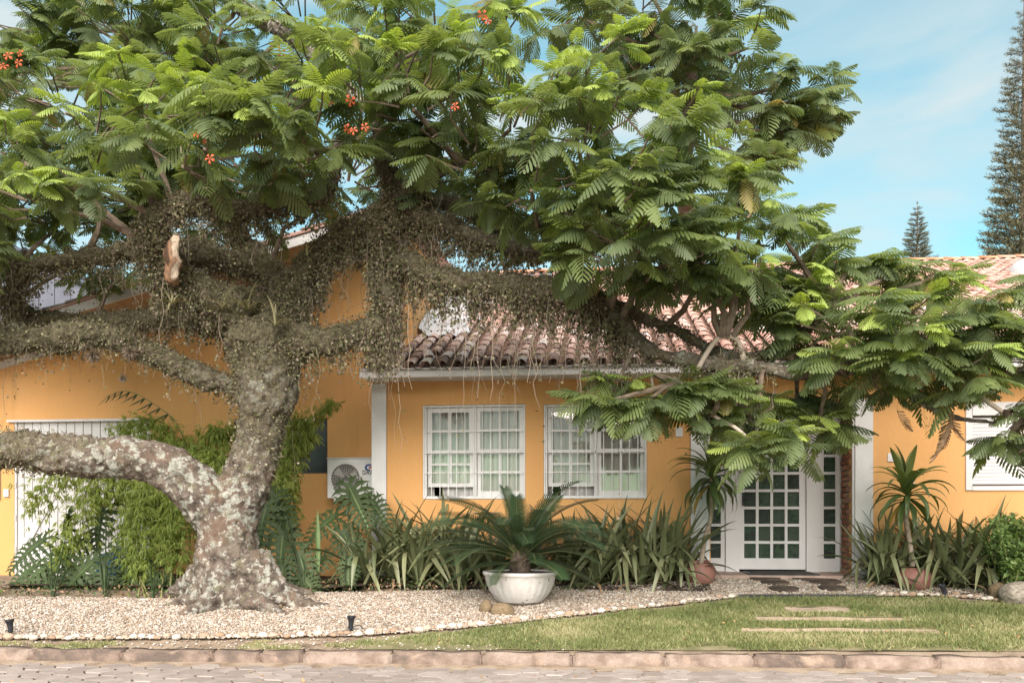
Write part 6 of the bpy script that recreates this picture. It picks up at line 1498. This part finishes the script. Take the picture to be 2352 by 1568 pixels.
# ================================================================== SHRUB AT THE RIGHT EDGE
sh = empty('green_shrub', tuple(G(2330, 1372)), label='bright green leafy shrub behind the rock at the right edge', cat='shrub')
rr = np.random.default_rng(77); pos, dr, sz = [], [], []
stems = MB()
for k in range(60):
    b0 = np.array(G(2330, 1372)) + np.array([rr.normal(.05, .12), rr.normal(.05, .12), 0]); tip = b0 + np.array([rr.normal(.08, .22), rr.normal(-.05, .2), rr.uniform(.35, .95)])
    q = bez([tuple(b0), tuple(b0 * .5 + tip * .5 + [0, 0, .12]), tuple(tip)], 5); stems.tube([Vector(a) for a in q], .006, 4, cap=False)
    for i in range(3, 11):
        c = np.array(q[i])
        for _ in range(12):
            d = rr.normal(0, 1, 3) + [0, -.4, .1]; pos.append(c + rr.normal(0, .03, 3)); dr.append(d); sz.append(rr.uniform(.05, .10) if k % 2 else rr.uniform(.03, .055))
pos, dr, sz = map(np.array, (pos, dr, sz)); n = len(pos)
lv = np.array([[0, 0, 0], [.45, .27, .05], [1, 0, -.12], [.45, -.27, .05]])
a, b = replicate(lv, BF, frames(dr, rr.normal(0, .5, (n, 3)) + [0, -.5, .8]) * sz[:, None, None], pos)
o = world_child('foliage', np_mesh('foliage', a, b, M['shrub'], tintv=np.repeat(np.clip(rr.normal(.5, .25, n), 0, 1), 4)), sh); o['kind'] = 'stuff'
o = stems.obj('stems', M['cane'], sh); o['kind'] = 'stuff'
# low cover under the beds
rr = np.random.default_rng(78); pos = []
pos = scatter_ground(2600, -40, 1640, lambda u: cur(BACK, u) - 20, lambda u: cur(BACK, u) + 1, 79)
n = len(pos); dr = rr.normal(0, 1, (n, 3)) + [0, -.3, .4]
a, b = replicate(lv, BF, frames(dr, rr.normal(0, .5, (n, 3)) + [0, 0, 1]) * rr.uniform(.02, .06, n)[:, None, None], pos + np.stack([np.zeros(n), np.zeros(n), rr.uniform(.02, .12, n)], 1))
o = link('ground_cover', np_mesh('ground_cover', a, b, [M['shrub'], M['philo'], M['dry']], rr.choice(3, n, p=[.2, .35, .45]), np.repeat(rr.uniform(0, .5, n), 4))); o['kind'] = 'stuff'
# clover-like seedling in front of the bed
sd = empty('seedling', tuple(G(945, 1358)), label='tiny bright green seedling at the front of the bed', cat='seedling')
me = strap('leaf', .10, .028, .6, .7, M['rib'], True, fold=.1, n=4)
for k in range(6): link('leaf', me, sd, Matrix.Translation((0, 0, .04 + .01 * k)) @ Matrix.Rotation(k * 1.1, 4, 'Z') @ Matrix.Scale(R.uniform(.7, 1.1), 4))

# ================================================================== BROMELIADS ON THE TREE
BV = [strap('leaf', .26, .011, 1.25, .5, M['epi'][1], fold=.4, n=6, tn=.8), strap('leaf', .28, .011, .8, 1.2, M['epi'][1], fold=.4, n=6, tn=.6), strap('leaf', .24, .011, .35, 1.2, M['epi'][0], fold=.4, n=6, tn=.8)]
for (u, v, y, s_, n, lab) in ((568, 712, 9.28, 1.0, 13, 'small pale bromeliad rooted in the moss, highest one above the fork'), (632, 748, 9.22, 1.05, 9, 'small bromeliad with few stiff leaves at the top right of the trunk fork'), (512, 710, 9.25, .8, 11, 'little bromeliad left of the others beside the mossy hanging root'), (395, 700, 9.0, .7, 15, 'grey spiky air plant on the moss below the broken orange stub'), (705, 590, 9.35, .7, 10, 'narrow-leaved air plant on the upper mossy limb right of the fork')):
    t = empty('bromeliad', tuple(P(u, v, y)), R.uniform(0, 6), label=lab, cat='bromeliad')
    for k in range(n): link('leaf', BV[R.randrange(3)], t, Matrix.Rotation(k * 2.4, 4, 'Z') @ Matrix.Rotation(R.gauss(0, .2), 4, 'Y') @ Matrix.Scale(s_ * 1.35 * R.uniform(.7, 1.1), 4))

# ================================================================== GARDEN SPOTS, DOORMAT
def spot(u, v, tilt, rz, lab, cable=True, hgt=.16):
    p = G(u, v); t = empty('garden_spotlight', tuple(p), label=lab, cat='garden light')
    MB().tube([(0, 0, -.03), (0, 0, hgt * .5)], [.012, .016], 8).tube([(0, 0, hgt * .35), (0, 0, hgt * .52)], .026, 10).obj('stake', M['black'], t).location = (0, 0, 0)
    Mx = Matrix.Translation((0, 0, hgt * .62)) @ Matrix.Rotation(rz, 4, 'Z') @ Matrix.Rotation(tilt, 4, 'Y')
    mb = MB(); mb.lathe([(0, -.035), (.022, -.03), (.026, .02), (.034, .055), (.042, .062), (.042, .085), (.036, .085), (.030, .06), (0, .055)], 18)
    mb.v = [tuple(Mx @ Vector(q)) for q in mb.v]; o = mb.obj('lamp_head', M['black'], t); o.location = (0, 0, 0)
    if cable:
        q = bez([(.01, 0, hgt * .45), (.08, .02, hgt * .55), (.13, .03, .04), (.17, .05, .0), (.30, .10, .0)], 6); o = MB().tube([Vector(a) for a in q], .005, 6).obj('cable', M['black'], t); o.location = (0, 0, 0)
spot(24, 1464, -.15, 0, 'small black spike spotlight at the left end of the stone edging', False)
spot(806, 1456, .05, .5, 'small black spike spotlight with loose cable in the middle of the stone edging')
spot(2170, 1371, -.5, .0, 'small black spike spotlight tilted left, near the right terracotta pot', False, .12)
a, b = P(1706, 1309.5, YD - .03), P(1858, 1311, YD - .03)
mt = MB().box(X(1702, YD), X(1856, YD), YF - .15, YD - .06, zt0 + .001, zt0 + .016, bev=.004)
dm = empty('doormat', ((X(1702, YD) + X(1856, YD)) / 2, 11.8, zt0), label='dark rectangular doormat on the threshold of the white door', cat='doormat')
mt.obj('border', M['black'], dm); MB().box(X(1702, YD) + .06, X(1856, YD) - .06, YF - .09, YD - .12, zt0 + .0165, zt0 + .023).obj('pile', M['mat_rubber'], dm)

# ================================================================== GRASS, LITTER
def lawn_ok(u, v):
    return not any(a_ + 4 * noise.noise((v, 0, 0)) < u < b_ and c_ < v < d_ for a_, b_, c_, d_ in STRIPS)
rr = np.random.default_rng(91)
def blades(name, pts, hmin, hmax, w_, tmean, seed):
    rr = np.random.default_rng(seed); n = len(pts)
    gv = np.array([[0, .5, 0], [0, -.5, 0], [.55, -.38, .10], [.55, .38, .10], [1, 0, -.08], [1, 0, -.08]]); gf = np.array([[0, 1, 2, 3], [3, 2, 4, 5]])
    h = rr.uniform(hmin, hmax, n); d = rr.normal(0, .55, (n, 3)); d[:, 2] = rr.uniform(.5, 1.1, n); A = frames(d, rr.normal(0, 1, (n, 3)))
    A = A * np.stack([h, np.full(n, w_), h], 1)[:, None, :]
    a, b = replicate(gv, gf, A, pts)
    me = np_mesh(name, a, b, M['grass'], tintv=np.repeat(np.clip(rr.normal(tmean, .22, n) + np.array([.55 * noise.noise((p[0] * 1.4, p[1] * 2.4, 5)) + .3 * noise.noise((p[0] * 5, p[1] * 7, 9)) for p in pts]), 0, 1), 6)); o = link(name, me); o['kind'] = 'stuff'
P1 = scatter_ground(82000, 860, 2900, lambda u: cur(EDGE, u) + 5, lambda u: 1494 + .003 * (u - 1000), 92)
kp_ = []
for p in P1:
    u, v = proj(*p)
    dn = noise.noise((p[0] * 1.6, p[1] * 2.2, 0)) + .5 * noise.noise((p[0] * 5, p[1] * 5, 3))
    edge_ = min(1, (v - cur(EDGE, u) - 4) / 10) if u < 1690 or u > 2010 else 1
    low = min(1, (1497 - v) / 14)
    lft = min(1, max(.05, (u - 860) / 330 + .1))
    if lawn_ok(u, v) and dn + .75 + (R.random() - .5) * .5 > (1 - min(edge_, low)) * 1.1 + (1 - lft) * .95: kp_.append(p)
P1 = np.array(kp_); P1[:, 2] += .008
blades('grass', P1, .03, .075, .007, .45, 93)
P2 = scatter_ground(20000, -400, 1000, lambda u: cur(EDGE, u) + 6, lambda u: 1492, 94)
P2 = np.array([p for p in P2 if noise.noise((p[0] * 1.5, p[1] * 3.5, 7)) + .4 * noise.noise((p[0] * 5, p[1] * 5, 7)) > .16 + (R.random() - .5) * .2]); blades('sparse_grass', P2, .018, .045, .007, .6, 95)
# pebbles strayed onto the verge, and weeds between pavers
P3 = scatter_ground(700, -40, 1300, lambda u: cur(EDGE, u) + 4, lambda u: 1494, 96)
n = len(P3); th = rr.uniform(0, 6.28, n); s_ = rr.uniform(.006, .014, n); A = np.zeros((n, 3, 3)); A[:, 0, 0] = np.cos(th) * s_ * 1.3; A[:, 1, 0] = np.sin(th) * s_ * 1.3; A[:, 0, 1] = -np.sin(th) * s_; A[:, 1, 1] = np.cos(th) * s_; A[:, 2, 2] = s_ * .6
VV, FF = replicate(IV, IF, A, P3 + [0, 0, .012]); o = link('stray_pebbles', np_mesh('stray_pebbles', VV, FF, M['peb'], np.repeat(rr.choice(4, n), len(IF)))); o['kind'] = 'stuff'
P4 = []
for _ in range(160):
    u = rr.uniform(900, 2400); v = rr.uniform(1400, 1490)
    if v > cur(EDGE, u): p = G(u, v); P4.append((p.x, p.y, p.z + .05))
for _ in range(260):
    x, y = rr.uniform(-6, 5), rr.uniform(6.2, 7.55); P4.append((x, y + .047 * x, .012))
for _ in range(220):
    u = rr.uniform(-40, 2400); p = G(u, cur(EDGE, u) - rr.uniform(-6, 60)); P4.append((p.x, p.y, p.z + .045))
for _ in range(130):
    x, y = rr.uniform(-2.5, 4.5), rr.uniform(11.1, 12); P4.append((x, y, roof_z(y) + .06))
P4 = np.array(P4); n = len(P4); d = rr.normal(0, 1, (n, 3)) * [1, 1, .2]
a, b = replicate(lv, BF, frames(d, rr.normal(0, .25, (n, 3)) + [0, 0, 1]) * rr.uniform(.015, .05, n)[:, None, None], P4)
o = link('leaf_litter', np_mesh('leaf_litter', a, b, M['litter'])); o['kind'] = 'stuff'
wp = []
for _ in range(90):
    x, y = rr.uniform(-6, 5), rr.uniform(6.3, 7.5); c0 = np.array([x, y + .047 * x, .0])
    for _2 in range(9): wp.append(c0 + rr.normal(0, .022, 3) * [1.6, .5, 0])
blades('joint_weeds', np.array(wp), .012, .03, .006, .5, 97)

# lettering as a mesh of its own
for o in [q for q in COL.objects if q.type == 'FONT']:
    me = bpy.data.meshes.new_from_object(o.evaluated_get(bpy.context.evaluated_depsgraph_get())); n_ = bpy.data.objects.new('lettering', me); COL.objects.link(n_)
    n_.parent = o.parent; n_.location = o.location; n_.rotation_euler = o.rotation_euler; bpy.data.objects.remove(o); n_.name = 'lettering'
